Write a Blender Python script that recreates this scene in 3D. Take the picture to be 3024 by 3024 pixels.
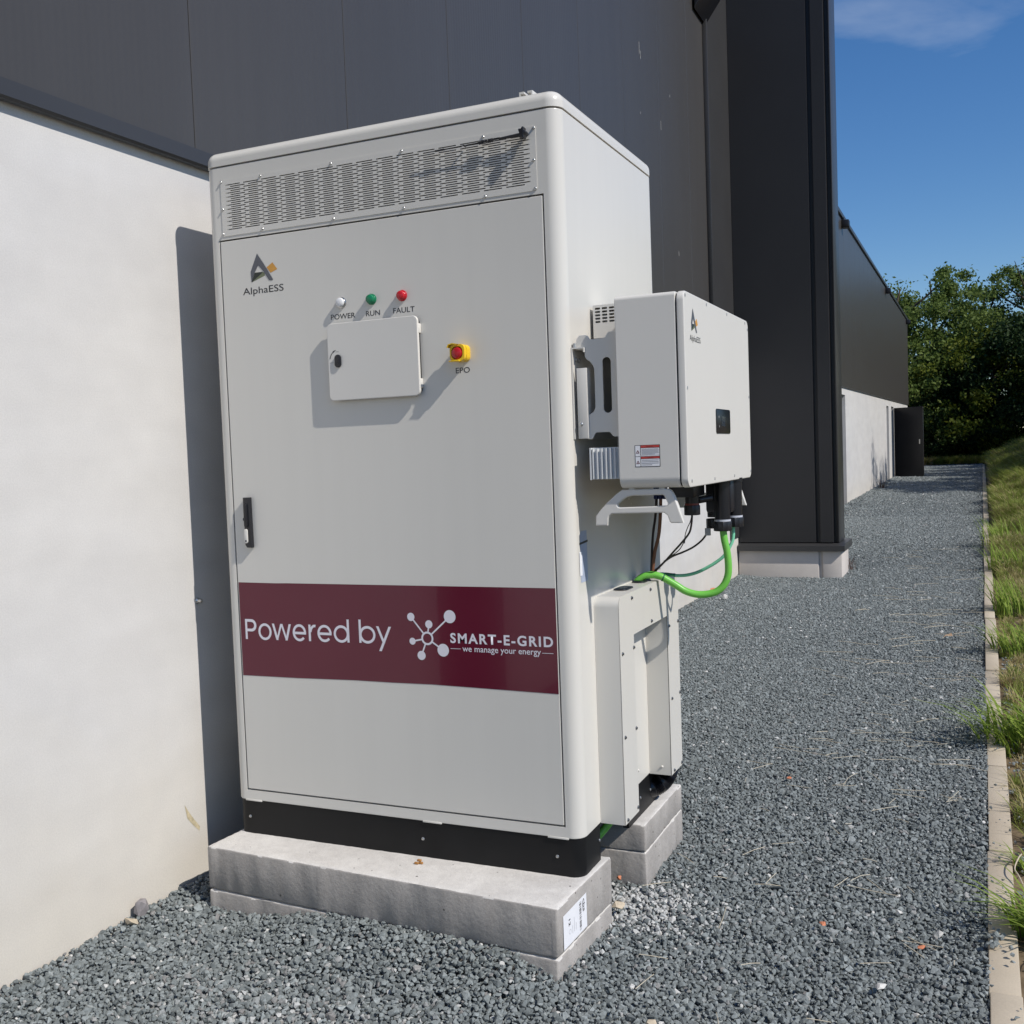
import bpy, bmesh, math, random
import numpy as np
from mathutils import Vector, Matrix, Euler
random.seed(7); RNG = np.random.default_rng(11)
for o in list(bpy.data.objects): bpy.data.objects.remove(o)
S = bpy.context.scene
COL = S.collection
rad = math.radians

# ------------------------------------------------------------------ camera
cd = bpy.data.cameras.new('camera'); cam = bpy.data.objects.new('camera', cd); COL.objects.link(cam)
R_ = Vector((0.9123122, 0.4078252, -0.0369455)); U_ = Vector((0.0118157, 0.0639676, 0.9978820)); F_ = Vector((-0.4093248, 0.9108165, -0.0535397))
m = Matrix((R_, U_, -F_)).transposed().to_4x4(); m.translation = Vector((2.24465, -2.72976, 1.39783))
cam.matrix_world = m
cd.sensor_width = 36; cd.lens = 36.919; cd.clip_start = .05; cd.clip_end = 3000
S.camera = cam
# ------------------------------------------------------------------ sky, sun, exposure
SUN = Vector((3.6, -1.0, 3.48)).normalized()
w = bpy.data.worlds.new('World'); S.world = w; w.use_nodes = True
nt = w.node_tree; bg = nt.nodes['Background']
sky = nt.nodes.new('ShaderNodeTexSky'); sky.sky_type = 'NISHITA'; sky.sun_disc = False
sky.sun_elevation = math.asin(SUN.z); sky.sun_rotation = math.atan2(SUN.x, SUN.y)
sky.air_density = 1.0; sky.dust_density = .2; sky.ozone_density = 4.0; sky.altitude = 0
# thin cirrus, the same all over the sky
tc = nt.nodes.new('ShaderNodeTexCoord'); mp = nt.nodes.new('ShaderNodeMapping'); mp.inputs['Scale'].default_value = (1.1, 1.6, 4.2); mp.inputs['Rotation'].default_value = (0.1, .35, .5); mp.inputs['Location'].default_value = (2.7, .1, .78)
nz = nt.nodes.new('ShaderNodeTexNoise'); nz.inputs['Scale'].default_value = 2.1; nz.inputs['Detail'].default_value = 7; nz.inputs['Roughness'].default_value = .55; nz.inputs['Distortion'].default_value = .5
cr = nt.nodes.new('ShaderNodeValToRGB'); cr.color_ramp.elements[0].position = .56; cr.color_ramp.elements[1].position = .86
cr.color_ramp.elements[0].color = (0, 0, 0, 1); cr.color_ramp.elements[1].color = (.6, .6, .6, 1)
mx = nt.nodes.new('ShaderNodeMix'); mx.data_type = 'RGBA'; mx.inputs['B'].default_value = (6.0, 6.6, 7.6, 1)
hs = nt.nodes.new('ShaderNodeHueSaturation'); hs.inputs['Saturation'].default_value = 1.25; hs.inputs['Hue'].default_value = .506
L = nt.links.new
L(tc.outputs['Generated'], mp.inputs['Vector']); L(mp.outputs['Vector'], nz.inputs['Vector']); L(nz.outputs['Fac'], cr.inputs['Fac'])
L(cr.outputs['Color'], mx.inputs['Factor']); L(sky.outputs['Color'], hs.inputs['Color']); L(hs.outputs['Color'], mx.inputs['A']); L(mx.outputs['Result'], bg.inputs['Color'])
bg.inputs['Strength'].default_value = .098
sl = bpy.data.lights.new('sun', 'SUN'); so = bpy.data.objects.new('sun', sl); COL.objects.link(so)
sl.energy = 3.75; sl.angle = rad(.55); sl.color = (1, .955, .89)
so.rotation_euler = (-SUN).to_track_quat('-Z', 'Y').to_euler(); so.location = (12, -6, 14)
vs = S.view_settings; vs.view_transform = 'Standard'; vs.look = 'None'; vs.gamma = 1; vs.use_curve_mapping = False; vs.exposure = .16
S.cycles.max_bounces = 6; S.cycles.diffuse_bounces = 3; S.cycles.glossy_bounces = 3; S.cycles.transparent_max_bounces = 8

# ------------------------------------------------------------------ materials
def mat(name, col, rough=.5, spec=.5, metal=0, coat=0, var=0, vscale=6, bump=0, bscale=60, build=None):
    m = bpy.data.materials.new(name); m.use_nodes = True
    n = m.node_tree.nodes; l = m.node_tree.links.new; b = n['Principled BSDF']
    b.inputs['Base Color'].default_value = (*col, 1); b.inputs['Roughness'].default_value = rough
    b.inputs['Specular IOR Level'].default_value = spec; b.inputs['Metallic'].default_value = metal; b.inputs['Coat Weight'].default_value = coat
    if var or bump:
        t = n.new('ShaderNodeTexCoord')
    if var:
        z = n.new('ShaderNodeTexNoise'); z.inputs['Scale'].default_value = vscale; z.inputs['Detail'].default_value = 6
        r = n.new('ShaderNodeValToRGB'); r.color_ramp.elements[0].position = .3; r.color_ramp.elements[1].position = .7
        r.color_ramp.elements[0].color = (*[c * (1 - var) for c in col], 1); r.color_ramp.elements[1].color = (*[min(1, c * (1 + var)) for c in col], 1)
        l(t.outputs['Object'], z.inputs['Vector']); l(z.outputs['Fac'], r.inputs['Fac']); l(r.outputs['Color'], b.inputs['Base Color'])
    if bump:
        z2 = n.new('ShaderNodeTexNoise'); z2.inputs['Scale'].default_value = bscale; z2.inputs['Detail'].default_value = 5
        bp = n.new('ShaderNodeBump'); bp.inputs['Strength'].default_value = bump; bp.inputs['Distance'].default_value = .01
        l(t.outputs['Object'], z2.inputs['Vector']); l(z2.outputs['Fac'], bp.inputs['Height']); l(bp.outputs['Normal'], b.inputs['Normal'])
    if build: build(m, n, l, b)
    return m

def concrete_build(base, warm, pits, streak, ground_tint):
    def f(m, n, l, b):
        t = n.new('ShaderNodeTexCoord')
        def noise(scale, detail, vec=None, dist=0):
            z = n.new('ShaderNodeTexNoise'); z.inputs['Scale'].default_value = scale; z.inputs['Detail'].default_value = detail; z.inputs['Distortion'].default_value = dist
            l(vec if vec else t.outputs['Object'], z.inputs['Vector']); return z
        def ramp(src, p0, p1, c0, c1):
            r = n.new('ShaderNodeValToRGB'); e = r.color_ramp.elements; e[0].position = p0; e[1].position = p1; e[0].color = (*c0, 1); e[1].color = (*c1, 1)
            l(src, r.inputs['Fac']); return r
        def mul(a, b2, fac=1):
            x = n.new('ShaderNodeMix'); x.data_type = 'RGBA'; x.blend_type = 'MULTIPLY'; x.inputs['Factor'].default_value = fac
            l(a, x.inputs['A']); l(b2, x.inputs['B']); return x.outputs['Result']
        c = ramp(noise(1.3, 5, dist=.4).outputs['Fac'], .3, .7, [v * .95 for v in base], warm).outputs['Color']
        c = mul(c, ramp(noise(9, 8).outputs['Fac'], .3, .72, (.965, .965, .967), (1.015, 1.015, 1.015)).outputs['Color'])
        mp = n.new('ShaderNodeMapping'); mp.inputs['Scale'].default_value = streak; l(t.outputs['Object'], mp.inputs['Vector'])
        c = mul(c, ramp(noise(4, 7, mp.outputs['Vector']).outputs['Fac'], .35, .7, (.95, .947, .943), (1.02, 1.02, 1.02)).outputs['Color'])
        c = mul(c, ramp(noise(220, 2).outputs['Fac'], .3, .7, (.94, .94, .94), (1.04, 1.04, 1.04)).outputs['Color'])
        v = n.new('ShaderNodeTexVoronoi'); v.inputs['Scale'].default_value = pits; l(t.outputs['Object'], v.inputs['Vector'])
        sc = n.new('ShaderNodeSeparateColor'); l(v.outputs['Color'], sc.inputs['Color'])
        thr = n.new('ShaderNodeMath'); thr.operation = 'MULTIPLY_ADD'; thr.inputs[1].default_value = .22; thr.inputs[2].default_value = -.155; l(sc.outputs['Red'], thr.inputs[0])
        lt = n.new('ShaderNodeMath'); lt.operation = 'LESS_THAN'; l(v.outputs['Distance'], lt.inputs[0]); l(thr.outputs[0], lt.inputs[1])
        pm = n.new('ShaderNodeMix'); pm.data_type = 'RGBA'; l(lt.outputs[0], pm.inputs['Factor']); l(c, pm.inputs['A']); pm.inputs['B'].default_value = (.1, .095, .09, 1)
        c = pm.outputs['Result']
        if ground_tint:
            sx = n.new('ShaderNodeSeparateXYZ'); l(t.outputs['Object'], sx.inputs['Vector'])
            zn = n.new('ShaderNodeMath'); zn.operation = 'MULTIPLY_ADD'; zn.inputs[1].default_value = .5; l(noise(3, 4).outputs['Fac'], zn.inputs[0]); l(sx.outputs['Z'], zn.inputs[2])
            c = mul(c, ramp(zn.outputs[0], .2, .95, (.995, .95, .865), (1, 1, 1)).outputs['Color'])
        l(c, b.inputs['Base Color'])
        bp = n.new('ShaderNodeBump'); bp.inputs['Strength'].default_value = .12; bp.inputs['Distance'].default_value = .003
        l(noise(90, 6).outputs['Fac'], bp.inputs['Height']); l(bp.outputs['Normal'], b.inputs['Normal'])
    return f

def paint_build(c):
    def f(m, n, l, b):
        t = n.new('ShaderNodeTexCoord'); mp = n.new('ShaderNodeMapping'); mp.inputs['Scale'].default_value = (14, 14, .5); l(t.outputs['Object'], mp.inputs['Vector'])
        z = n.new('ShaderNodeTexNoise'); z.inputs['Scale'].default_value = 1.5; z.inputs['Detail'].default_value = 8; l(mp.outputs['Vector'], z.inputs['Vector'])
        r = n.new('ShaderNodeValToRGB'); e = r.color_ramp.elements; e[0].position = .3; e[1].position = .65; e[0].color = (*[v * .985 for v in c], 1); e[1].color = (*c, 1); l(z.outputs['Fac'], r.inputs['Fac']); l(r.outputs['Color'], b.inputs['Base Color'])
        z2 = n.new('ShaderNodeTexNoise'); z2.inputs['Scale'].default_value = 3; z2.inputs['Detail'].default_value = 6; l(t.outputs['Object'], z2.inputs['Vector'])
        rr = n.new('ShaderNodeMapRange'); rr.inputs['To Min'].default_value = .22; rr.inputs['To Max'].default_value = .29; l(z2.outputs['Fac'], rr.inputs['Value']); l(rr.outputs['Result'], b.inputs['Roughness'])
        z3 = n.new('ShaderNodeTexNoise'); z3.inputs['Scale'].default_value = 2.2; z3.inputs['Detail'].default_value = 1; l(t.outputs['Object'], z3.inputs['Vector'])
        bp = n.new('ShaderNodeBump'); bp.inputs['Strength'].default_value = .12; bp.inputs['Distance'].default_value = .002; l(z3.outputs['Fac'], bp.inputs['Height']); l(bp.outputs['Normal'], b.inputs['Normal'])
    return f
def block_build(c0, c1, streaks=True):
    def f(m, n, l, b):
        t = n.new('ShaderNodeTexCoord')
        def noise(sc, d, scale=None, dist=0):
            z = n.new('ShaderNodeTexNoise'); z.inputs['Scale'].default_value = sc; z.inputs['Detail'].default_value = d; z.inputs['Distortion'].default_value = dist; z.inputs['Roughness'].default_value = .62
            if scale:
                mp = n.new('ShaderNodeMapping'); mp.inputs['Scale'].default_value = scale; l(t.outputs['Object'], mp.inputs['Vector']); l(mp.outputs['Vector'], z.inputs['Vector'])
            else: l(t.outputs['Object'], z.inputs['Vector'])
            return z.outputs['Fac']
        def ramp(src, p0, p1, a, c):
            r = n.new('ShaderNodeValToRGB'); e = r.color_ramp.elements; e[0].position = p0; e[1].position = p1; e[0].color = (*a, 1); e[1].color = (*c, 1); l(src, r.inputs['Fac']); return r.outputs['Color']
        def mul(a, c):
            x = n.new('ShaderNodeMix'); x.data_type = 'RGBA'; x.blend_type = 'MULTIPLY'; x.inputs['Factor'].default_value = 1; l(a, x.inputs['A']); l(c, x.inputs['B']); return x.outputs['Result']
        c = ramp(noise(5, 8, dist=.8), .34, .68, c0, c1)
        if streaks:
            c = mul(c, ramp(noise(9, 6, (1.6, 1.6, .07)), .34, .66, (.93, .925, .92), (1.03, 1.03, 1.03)))
        c = mul(c, ramp(noise(38, 8), .32, .66, (.93, .93, .925), (1.04, 1.04, 1.035)))
        c = mul(c, ramp(noise(320, 3), .3, .7, (.86, .86, .86), (1.1, 1.1, 1.1)))
        v = n.new('ShaderNodeTexVoronoi'); v.inputs['Scale'].default_value = 34; l(t.outputs['Object'], v.inputs['Vector']); sc = n.new('ShaderNodeSeparateColor'); l(v.outputs['Color'], sc.inputs['Color'])
        th = n.new('ShaderNodeMath'); th.operation = 'MULTIPLY_ADD'; th.inputs[1].default_value = .4; th.inputs[2].default_value = -.27; l(sc.outputs['Red'], th.inputs[0])
        lt = n.new('ShaderNodeMath'); lt.operation = 'LESS_THAN'; l(v.outputs['Distance'], lt.inputs[0]); l(th.outputs[0], lt.inputs[1])
        x = n.new('ShaderNodeMix'); x.data_type = 'RGBA'; l(lt.outputs[0], x.inputs['Factor']); l(c, x.inputs['A']); x.inputs['B'].default_value = (.12, .11, .1, 1)
        l(x.outputs['Result'], b.inputs['Base Color'])
        bp = n.new('ShaderNodeBump'); bp.inputs['Strength'].default_value = .5; bp.inputs['Distance'].default_value = .004; l(noise(70, 8), bp.inputs['Height']); l(bp.outputs['Normal'], b.inputs['Normal'])
    return f
WHITE = mat('powder_coat_light_grey', (.66, .635, .58), .25, .5, build=paint_build((.66, .635, .58)))
WHITE2 = mat('powder_coat_inverter', (.675, .65, .6), .38, .5, bump=.03, bscale=900, var=.012, vscale=3)
BLACKP = mat('plinth_black_coat', (.009, .009, .0095), .45, .25, bump=.05, bscale=500, var=.15, vscale=9)
DARKGAP = mat('dark_interior', (.02, .02, .022), .8)
PLASTIC = mat('black_plastic', (.014, .014, .017), .38, .5, bump=.05, bscale=200, var=.1, vscale=30)
PLASTIC_G = mat('black_gloss_plastic', (.008, .008, .011), .28, .5, var=.1, vscale=30)
STEEL = mat('zinc_steel', (.55, .55, .54), .3, .5, metal=1, var=.08, vscale=90)
GALV = mat('galvanised_sheet', (.42, .43, .43), .45, .5, metal=.6, var=.12, vscale=25)
def rib_build(m, n, l, b):
    t = n.new('ShaderNodeTexCoord'); sx = n.new('ShaderNodeSeparateXYZ'); l(t.outputs['Object'], sx.inputs['Vector'])
    mu = n.new('ShaderNodeMath'); mu.operation = 'MULTIPLY'; mu.inputs[1].default_value = 2 * math.pi / .03; l(sx.outputs['Y'], mu.inputs[0])
    si = n.new('ShaderNodeMath'); si.operation = 'SINE'; l(mu.outputs[0], si.inputs[0])
    z = n.new('ShaderNodeTexNoise'); z.inputs['Scale'].default_value = 1.4; z.inputs['Detail'].default_value = 2; l(t.outputs['Object'], z.inputs['Vector'])
    ad = n.new('ShaderNodeMath'); ad.operation = 'MULTIPLY_ADD'; ad.inputs[1].default_value = 10; l(z.outputs['Fac'], ad.inputs[0]); l(si.outputs[0], ad.inputs[2])
    bp = n.new('ShaderNodeBump'); bp.inputs['Strength'].default_value = 1; bp.inputs['Distance'].default_value = .00014; l(ad.outputs[0], bp.inputs['Height']); l(bp.outputs['Normal'], b.inputs['Normal'])
    mp = n.new('ShaderNodeMapping'); mp.inputs['Scale'].default_value = (1, 5, .25); l(t.outputs['Object'], mp.inputs['Vector'])
    z2 = n.new('ShaderNodeTexNoise'); z2.inputs['Scale'].default_value = 2; z2.inputs['Detail'].default_value = 7; l(mp.outputs['Vector'], z2.inputs['Vector'])
    r = n.new('ShaderNodeValToRGB'); e = r.color_ramp.elements; e[0].position = .3; e[1].position = .75; e[0].color = (.0555, .051, .047, 1); e[1].color = (.0605, .056, .052, 1); l(z2.outputs['Fac'], r.inputs['Fac']); l(r.outputs['Color'], b.inputs['Base Color'])
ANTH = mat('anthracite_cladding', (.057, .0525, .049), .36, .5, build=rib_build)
ANTH_SHADE = mat('anthracite_shaded', (.024, .023, .0235), .4, .4, bump=.02, bscale=6, var=.06, vscale=2)  # same anthracite as the cladding, shade of the bay front put into the colour
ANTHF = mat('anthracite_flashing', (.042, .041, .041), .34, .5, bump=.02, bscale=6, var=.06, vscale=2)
CONC = mat('pale_precast_concrete', (.6, .57, .53), .75, .3, build=concrete_build((.62, .605, .585), (.632, .612, .582), 7, (1, .35, 1.6), True))
CONCP = mat('plinth_concrete', (.4, .36, .32), .85, .3, build=concrete_build((.55, .5, .455), (.6, .55, .5), 12, (1, 1, 1), False))
BLOCK = mat('grey_concrete_block', (.38, .36, .345), .85, .25, build=block_build((.345, .322, .3), (.385, .36, .335)))
BLOCKTOP = mat('block_top_pale', (.5, .48, .46), .9, .2, build=block_build((.54, .515, .485), (.66, .635, .6), False))
KERB = mat('tan_kerb_concrete', (.4, .35, .28), .85, .3, build=concrete_build((.47, .395, .295), (.57, .49, .375), 20, (1, .4, 1), False))
PAPER = mat('white_paper_label', (.8, .8, .82), .5, var=.02, vscale=40)
INK = mat('black_print', (.02, .02, .022), .45, var=.05, vscale=90)
GREYINK = mat('grey_print', (.19, .19, .21), .5, var=.05, vscale=90)
REDINK = mat('red_print', (.5, .05, .04), .45, var=.06, vscale=90)
LOGOG = mat('logo_slate_print', (.1, .105, .12), .4, var=.04, vscale=60)
LOGOD = mat('logo_dark_green_print', (.02, .026, .02), .4, var=.04, vscale=60)
LOGOL = mat('logo_olive_print', (.16, .18, .1), .4, var=.04, vscale=60)
LOGOY = mat('logo_amber_print', (.62, .3, .05), .4, var=.04, vscale=60)
MAROON = mat('maroon_vinyl', (.105, .004, .02), .16, .4, coat=.3, var=.04, vscale=3, bump=.03, bscale=4)
VWHITE = mat('white_vinyl_lettering', (.72, .69, .74), .3, .5, var=.015, vscale=9)
YEL = mat('yellow_plastic', (.8, .5, .01), .35, var=.04, vscale=40)
RED = mat('red_plastic', (.45, .012, .018), .22, var=.05, vscale=40)
LRED = mat('red_lens', (.5, .015, .025), .15, var=.05, vscale=90)
LGRN = mat('green_lens', (.01, .19, .085), .15, var=.05, vscale=90)
LWHT = mat('clear_lens', (.72, .72, .72), .15, var=.03, vscale=90)
GREEN = mat('green_cable_sheath', (.16, .5, .07), .38, .5, bump=.04, bscale=60, var=.06, vscale=14)
TEAL = mat('mint_cable_sheath', (.2, .58, .37), .35, .5, var=.06, vscale=14)
RUBBER = mat('black_cable_sheath', (.022, .015, .014), .4, .5, var=.1, vscale=30)
BROWN = mat('brown_cable_sheath', (.2, .085, .045), .45, .5, var=.1, vscale=20)
BLUE = mat('blue_connector_plastic', (.01, .025, .12), .4, .5, var=.1, vscale=30)
SCREEN = mat('display_glass', (.03, .04, .055), .08, .5, var=.1, vscale=60)
GREYTAG = mat('grey_tag', (.4, .4, .4), .5, var=.05, vscale=60)
SOIL = mat('verge_soil', (.16, .12, .075), .95, .1, var=.4, vscale=14, bump=.8, bscale=40)
RUST = mat('rusty_chip', (.35, .17, .05), .8, var=.25, vscale=200)
STRAW = mat('dry_straw', (.5, .44, .33), .7, var=.2, vscale=20)

def gravel_build(m, n, l, b):
    a = n.new('ShaderNodeAttribute'); a.attribute_type = 'INSTANCER'; a.attribute_name = 'tone'
    t = n.new('ShaderNodeTexCoord'); z = n.new('ShaderNodeTexNoise'); z.inputs['Scale'].default_value = 2.2; z.inputs['Detail'].default_value = 5; l(t.outputs['Object'], z.inputs['Vector'])
    r = n.new('ShaderNodeValToRGB'); e = r.color_ramp.elements
    e[0].position = 0; e[0].color = (.122, .136, .134, 1); e[1].position = .5; e[1].color = (.22, .242, .238, 1)
    for p, c in ((.8, (.3, .325, .32)), (.87, (.22, .21, .2)), (.93, (.42, .425, .41)), (1.0, (.55, .54, .51))):
        x = e.new(p); x.color = (*c, 1)
    l(a.outputs['Fac'], r.inputs['Fac'])
    r2 = n.new('ShaderNodeValToRGB'); f = r2.color_ramp.elements; f[0].position = .3; f[0].color = (.72, .72, .72, 1); f[1].position = .7; f[1].color = (1.25, 1.25, 1.25, 1); l(z.outputs['Fac'], r2.inputs['Fac'])
    x = n.new('ShaderNodeMix'); x.data_type = 'RGBA'; x.blend_type = 'MULTIPLY'; x.inputs['Factor'].default_value = 1; l(r.outputs['Color'], x.inputs['A']); l(r2.outputs['Color'], x.inputs['B'])
    l(x.outputs['Result'], b.inputs['Base Color'])
GRAVEL = mat('crushed_blue_grey_stone', (.1, .11, .12), .8, .3, build=gravel_build)
def gravel_ground_build(m, n, l, b):
    t = n.new('ShaderNodeTexCoord'); v = n.new('ShaderNodeTexVoronoi'); v.inputs['Scale'].default_value = 60; v.inputs['Randomness'].default_value = 1; l(t.outputs['Object'], v.inputs['Vector'])
    sc = n.new('ShaderNodeSeparateColor'); l(v.outputs['Color'], sc.inputs['Color'])
    r = n.new('ShaderNodeValToRGB'); e = r.color_ramp.elements; e[0].color = (.08, .092, .098, 1); e[1].color = (.2, .225, .23, 1); x = e.new(.93); x.color = (.21, .235, .24, 1); e[2].color = (.4, .39, .37, 1); e[2].position = 1
    l(sc.outputs['Red'], r.inputs['Fac']); l(r.outputs['Color'], b.inputs['Base Color'])
    bp = n.new('ShaderNodeBump'); bp.invert = True; bp.inputs['Strength'].default_value = .9; bp.inputs['Distance'].default_value = .02; l(v.outputs['Distance'], bp.inputs['Height']); l(bp.outputs['Normal'], b.inputs['Normal'])
GROUNDM = mat('gravel_bed', (.1, .11, .12), .9, .2, build=gravel_ground_build)
def leaf_mat(name, c0, c1, trans=.25):
    def f(m, n, l, b):
        g = n.new('ShaderNodeNewGeometry'); r = n.new('ShaderNodeValToRGB'); e = r.color_ramp.elements; e[0].color = (*c0, 1); e[1].color = (*c1, 1)
        l(g.outputs['Random Per Island'], r.inputs['Fac']); l(r.outputs['Color'], b.inputs['Base Color'])
        tr = n.new('ShaderNodeBsdfTranslucent'); l(r.outputs['Color'], tr.inputs['Color']); ms = n.new('ShaderNodeMixShader'); ms.inputs['Fac'].default_value = trans
        l(b.outputs[0], ms.inputs[1]); l(tr.outputs[0], ms.inputs[2]); l(ms.outputs[0], n['Material Output'].inputs['Surface'])
    return mat(name, c0, .6, .15, build=f)
LEAF = leaf_mat('broadleaf_green', (.08, .125, .025), (.2, .26, .07), .4)
LEAF2 = leaf_mat('bright_bush_green', (.05, .085, .012), (.17, .19, .025), .3)
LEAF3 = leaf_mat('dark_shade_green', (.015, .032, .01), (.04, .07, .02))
GRASSM = leaf_mat('verge_grass', (.12, .165, .03), (.29, .33, .075), .4)
TUFTM = leaf_mat('tuft_grass', (.13, .2, .028), (.32, .42, .08), .4)
DRYG = leaf_mat('dry_grass', (.3, .25, .11), (.48, .4, .2), .25)
BARK = mat('bark', (.09, .07, .05), .9, .2, var=.3, vscale=12, bump=.6, bscale=20)

# ------------------------------------------------------------------ mesh helpers
def finish(me, angle=32, smooth=True):
    if smooth and len(me.polygons):
        me.polygons.foreach_set('use_smooth', [True] * len(me.polygons)); me.set_sharp_from_angle(angle=rad(angle))
    me.update()
def link(name, me, mt, parent=None, label=None, cat=None, group=None, kind=None, wn=False, smooth=True, angle=32):
    if isinstance(me, bmesh.types.BMesh):
        b = me; bmesh.ops.recalc_face_normals(b, faces=b.faces); me = bpy.data.meshes.new(name); b.to_mesh(me); b.free()
    finish(me, angle, smooth)
    me.materials.clear(); me.materials.append(mt)
    o = bpy.data.objects.new(name, me); COL.objects.link(o)
    if parent: o.parent = parent
    props(o, label, cat, group, kind)
    if wn:
        md = o.modifiers.new('wn', 'WEIGHTED_NORMAL'); md.keep_sharp = True; md.weight = 80
    return o
def props(o, label=None, cat=None, group=None, kind=None):
    if label: o['label'] = label
    if cat: o['category'] = cat
    if group: o['group'] = group
    if kind: o['kind'] = kind
def thing(name, label, cat, loc=(0, 0, 0), group=None):
    o = bpy.data.objects.new(name, None); COL.objects.link(o); o.location = loc; o.empty_display_size = .1
    props(o, label, cat, group); return o
def part(name, me, mt, parent, **k):            # geometry given in world space; the empty sits at its base
    o = link(name, me, mt, None, **k)
    o.parent = parent
    p = parent; off = Vector((0, 0, 0))
    while p: off += p.location; p = p.parent
    o.location = -off
    return o
def box(b, x0, x1, y0, y1, z0, z1, bev=0, seg=2):
    r = bmesh.ops.create_cube(b, size=1)
    vs_ = r['verts']
    for v in vs_:
        v.co = Vector(((x0 + x1) / 2 + v.co.x * (x1 - x0), (y0 + y1) / 2 + v.co.y * (y1 - y0), (z0 + z1) / 2 + v.co.z * (z1 - z0)))
    if bev:
        es = list({e for v in vs_ for e in v.link_edges})
        bmesh.ops.bevel(b, geom=es, offset=bev, segments=seg, affect='EDGES', profile=.5)
    return b
def bx(*a, **k): return box(bmesh.new(), *a, **k)
def prism(b, poly, axis, lo, hi, bev=0, seg=2):
    """extrude a 2-d polygon; axis 'z': (x,y); 'y': (x,z); 'x': (y,z)"""
    def P(u, v, t): return {'z': (u, v, t), 'y': (u, t, v), 'x': (t, u, v)}[axis]
    v0 = [b.verts.new(P(u, v, lo)) for u, v in poly]; v1 = [b.verts.new(P(u, v, hi)) for u, v in poly]
    n = len(poly); f0 = b.faces.new(v0); f1 = b.faces.new(v1[::-1])
    for i in range(n): b.faces.new((v0[i], v1[i], v1[(i + 1) % n], v0[(i + 1) % n]))
    bmesh.ops.recalc_face_normals(b, faces=b.faces)
    if bev:
        es = list(f0.edges) + list(f1.edges)
        bmesh.ops.bevel(b, geom=es, offset=bev, segments=seg, affect='EDGES', profile=.5)
    return b
def pr(*a, **k): return prism(bmesh.new(), *a, **k)
def rrect(x0, x1, y0, y1, r, n=8):
    if not isinstance(r, (tuple, list)): r = (r,) * 4
    out = []
    for (cx, cy, a0, q) in ((x1 - r[0], y1 - r[0], 0, r[0]), (x0 + r[1], y1 - r[1], 90, r[1]), (x0 + r[2], y0 + r[2], 180, r[2]), (x1 - r[3], y0 + r[3], 270, r[3])):
        if q <= 0: out.append((cx, cy)); continue
        for i in range(n + 1):
            a = rad(a0 + 90 * i / n); out.append((cx + q * math.cos(a), cy + q * math.sin(a)))
    return out
def cyl(b, p0, p1, r0, r1=None, n=24, cap=True):
    p0, p1 = Vector(p0), Vector(p1); d = (p1 - p0).normalized(); r1 = r0 if r1 is None else r1
    q = d.to_track_quat('Z', 'Y'); a = [q @ Vector((math.cos(2 * math.pi * i / n), math.sin(2 * math.pi * i / n), 0)) for i in range(n)]
    A = [b.verts.new(p0 + r0 * v) for v in a]; B = [b.verts.new(p1 + r1 * v) for v in a]
    for i in range(n): b.faces.new((A[i], A[(i + 1) % n], B[(i + 1) % n], B[i]))
    if cap: b.faces.new(A[::-1]); b.faces.new(B)
    return b
def lathe(b, p0, d, prof, n=24):
    """prof: list of (distance along d, radius)"""
    p0 = Vector(p0); d = Vector(d).normalized(); q = d.to_track_quat('Z', 'Y'); rings = []
    for t, r in prof:
        rings.append([b.verts.new(p0 + d * t + q @ Vector((r * math.cos(2 * math.pi * i / n), r * math.sin(2 * math.pi * i / n), 0))) for i in range(n)])
    for A, B in zip(rings, rings[1:]):
        for i in range(n): b.faces.new((A[i], A[(i + 1) % n], B[(i + 1) % n], B[i]))
    b.faces.new(rings[0][::-1]); b.faces.new(rings[-1]); return b
def spline(pts, k=6):
    P = [Vector(p) for p in pts]; P = [2 * P[0] - P[1]] + P + [2 * P[-1] - P[-2]]; out = []
    for i in range(1, len(P) - 2):
        for j in range(k):
            t = j / k; a, b_, c, d = P[i - 1], P[i], P[i + 1], P[i + 2]
            out.append(.5 * ((2 * b_) + (c - a) * t + (2 * a - 5 * b_ + 4 * c - d) * t * t + (3 * b_ - a - 3 * c + d) * t ** 3))
    out.append(P[-2]); return out
def tube(b, pts, r, n=12):
    if not callable(r): rr = r; r = lambda t: rr
    up = Vector((0.3, .2, 1)).normalized(); rings = []
    for i, p in enumerate(pts):
        d = (pts[min(i + 1, len(pts) - 1)] - pts[max(i - 1, 0)]).normalized()
        s = d.cross(up).normalized(); up = s.cross(d).normalized()
        q = r(i / max(1, len(pts) - 1))
        rings.append([b.verts.new(p + q * (math.cos(2 * math.pi * k / n) * s + math.sin(2 * math.pi * k / n) * up)) for k in range(n)])
    for A, B in zip(rings, rings[1:]):
        for i in range(n): b.faces.new((A[i], A[(i + 1) % n], B[(i + 1) % n], B[i]))
    b.faces.new(rings[0][::-1]); b.faces.new(rings[-1]); return b
def evaluated_mesh(o):
    dg = bpy.context.evaluated_depsgraph_get(); return bpy.data.meshes.new_from_object(o.evaluated_get(dg))
def cut(bm, cutters):
    """boolean difference of bmeshes, returns a mesh"""
    def mk(b, nm):
        bmesh.ops.recalc_face_normals(b, faces=b.faces); me = bpy.data.meshes.new(nm); b.to_mesh(me); b.free(); o = bpy.data.objects.new(nm, me); COL.objects.link(o); return o
    o = mk(bm, 'work'); cs = [mk(c, 'cutter') for c in cutters]
    for c in cs:
        md = o.modifiers.new('b', 'BOOLEAN'); md.operation = 'DIFFERENCE'; md.object = c; md.solver = 'EXACT'
    bpy.context.view_layer.update(); me = evaluated_mesh(o)
    for q in [o] + cs: dm = q.data; bpy.data.objects.remove(q); bpy.data.meshes.remove(dm)
    return me
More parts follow.
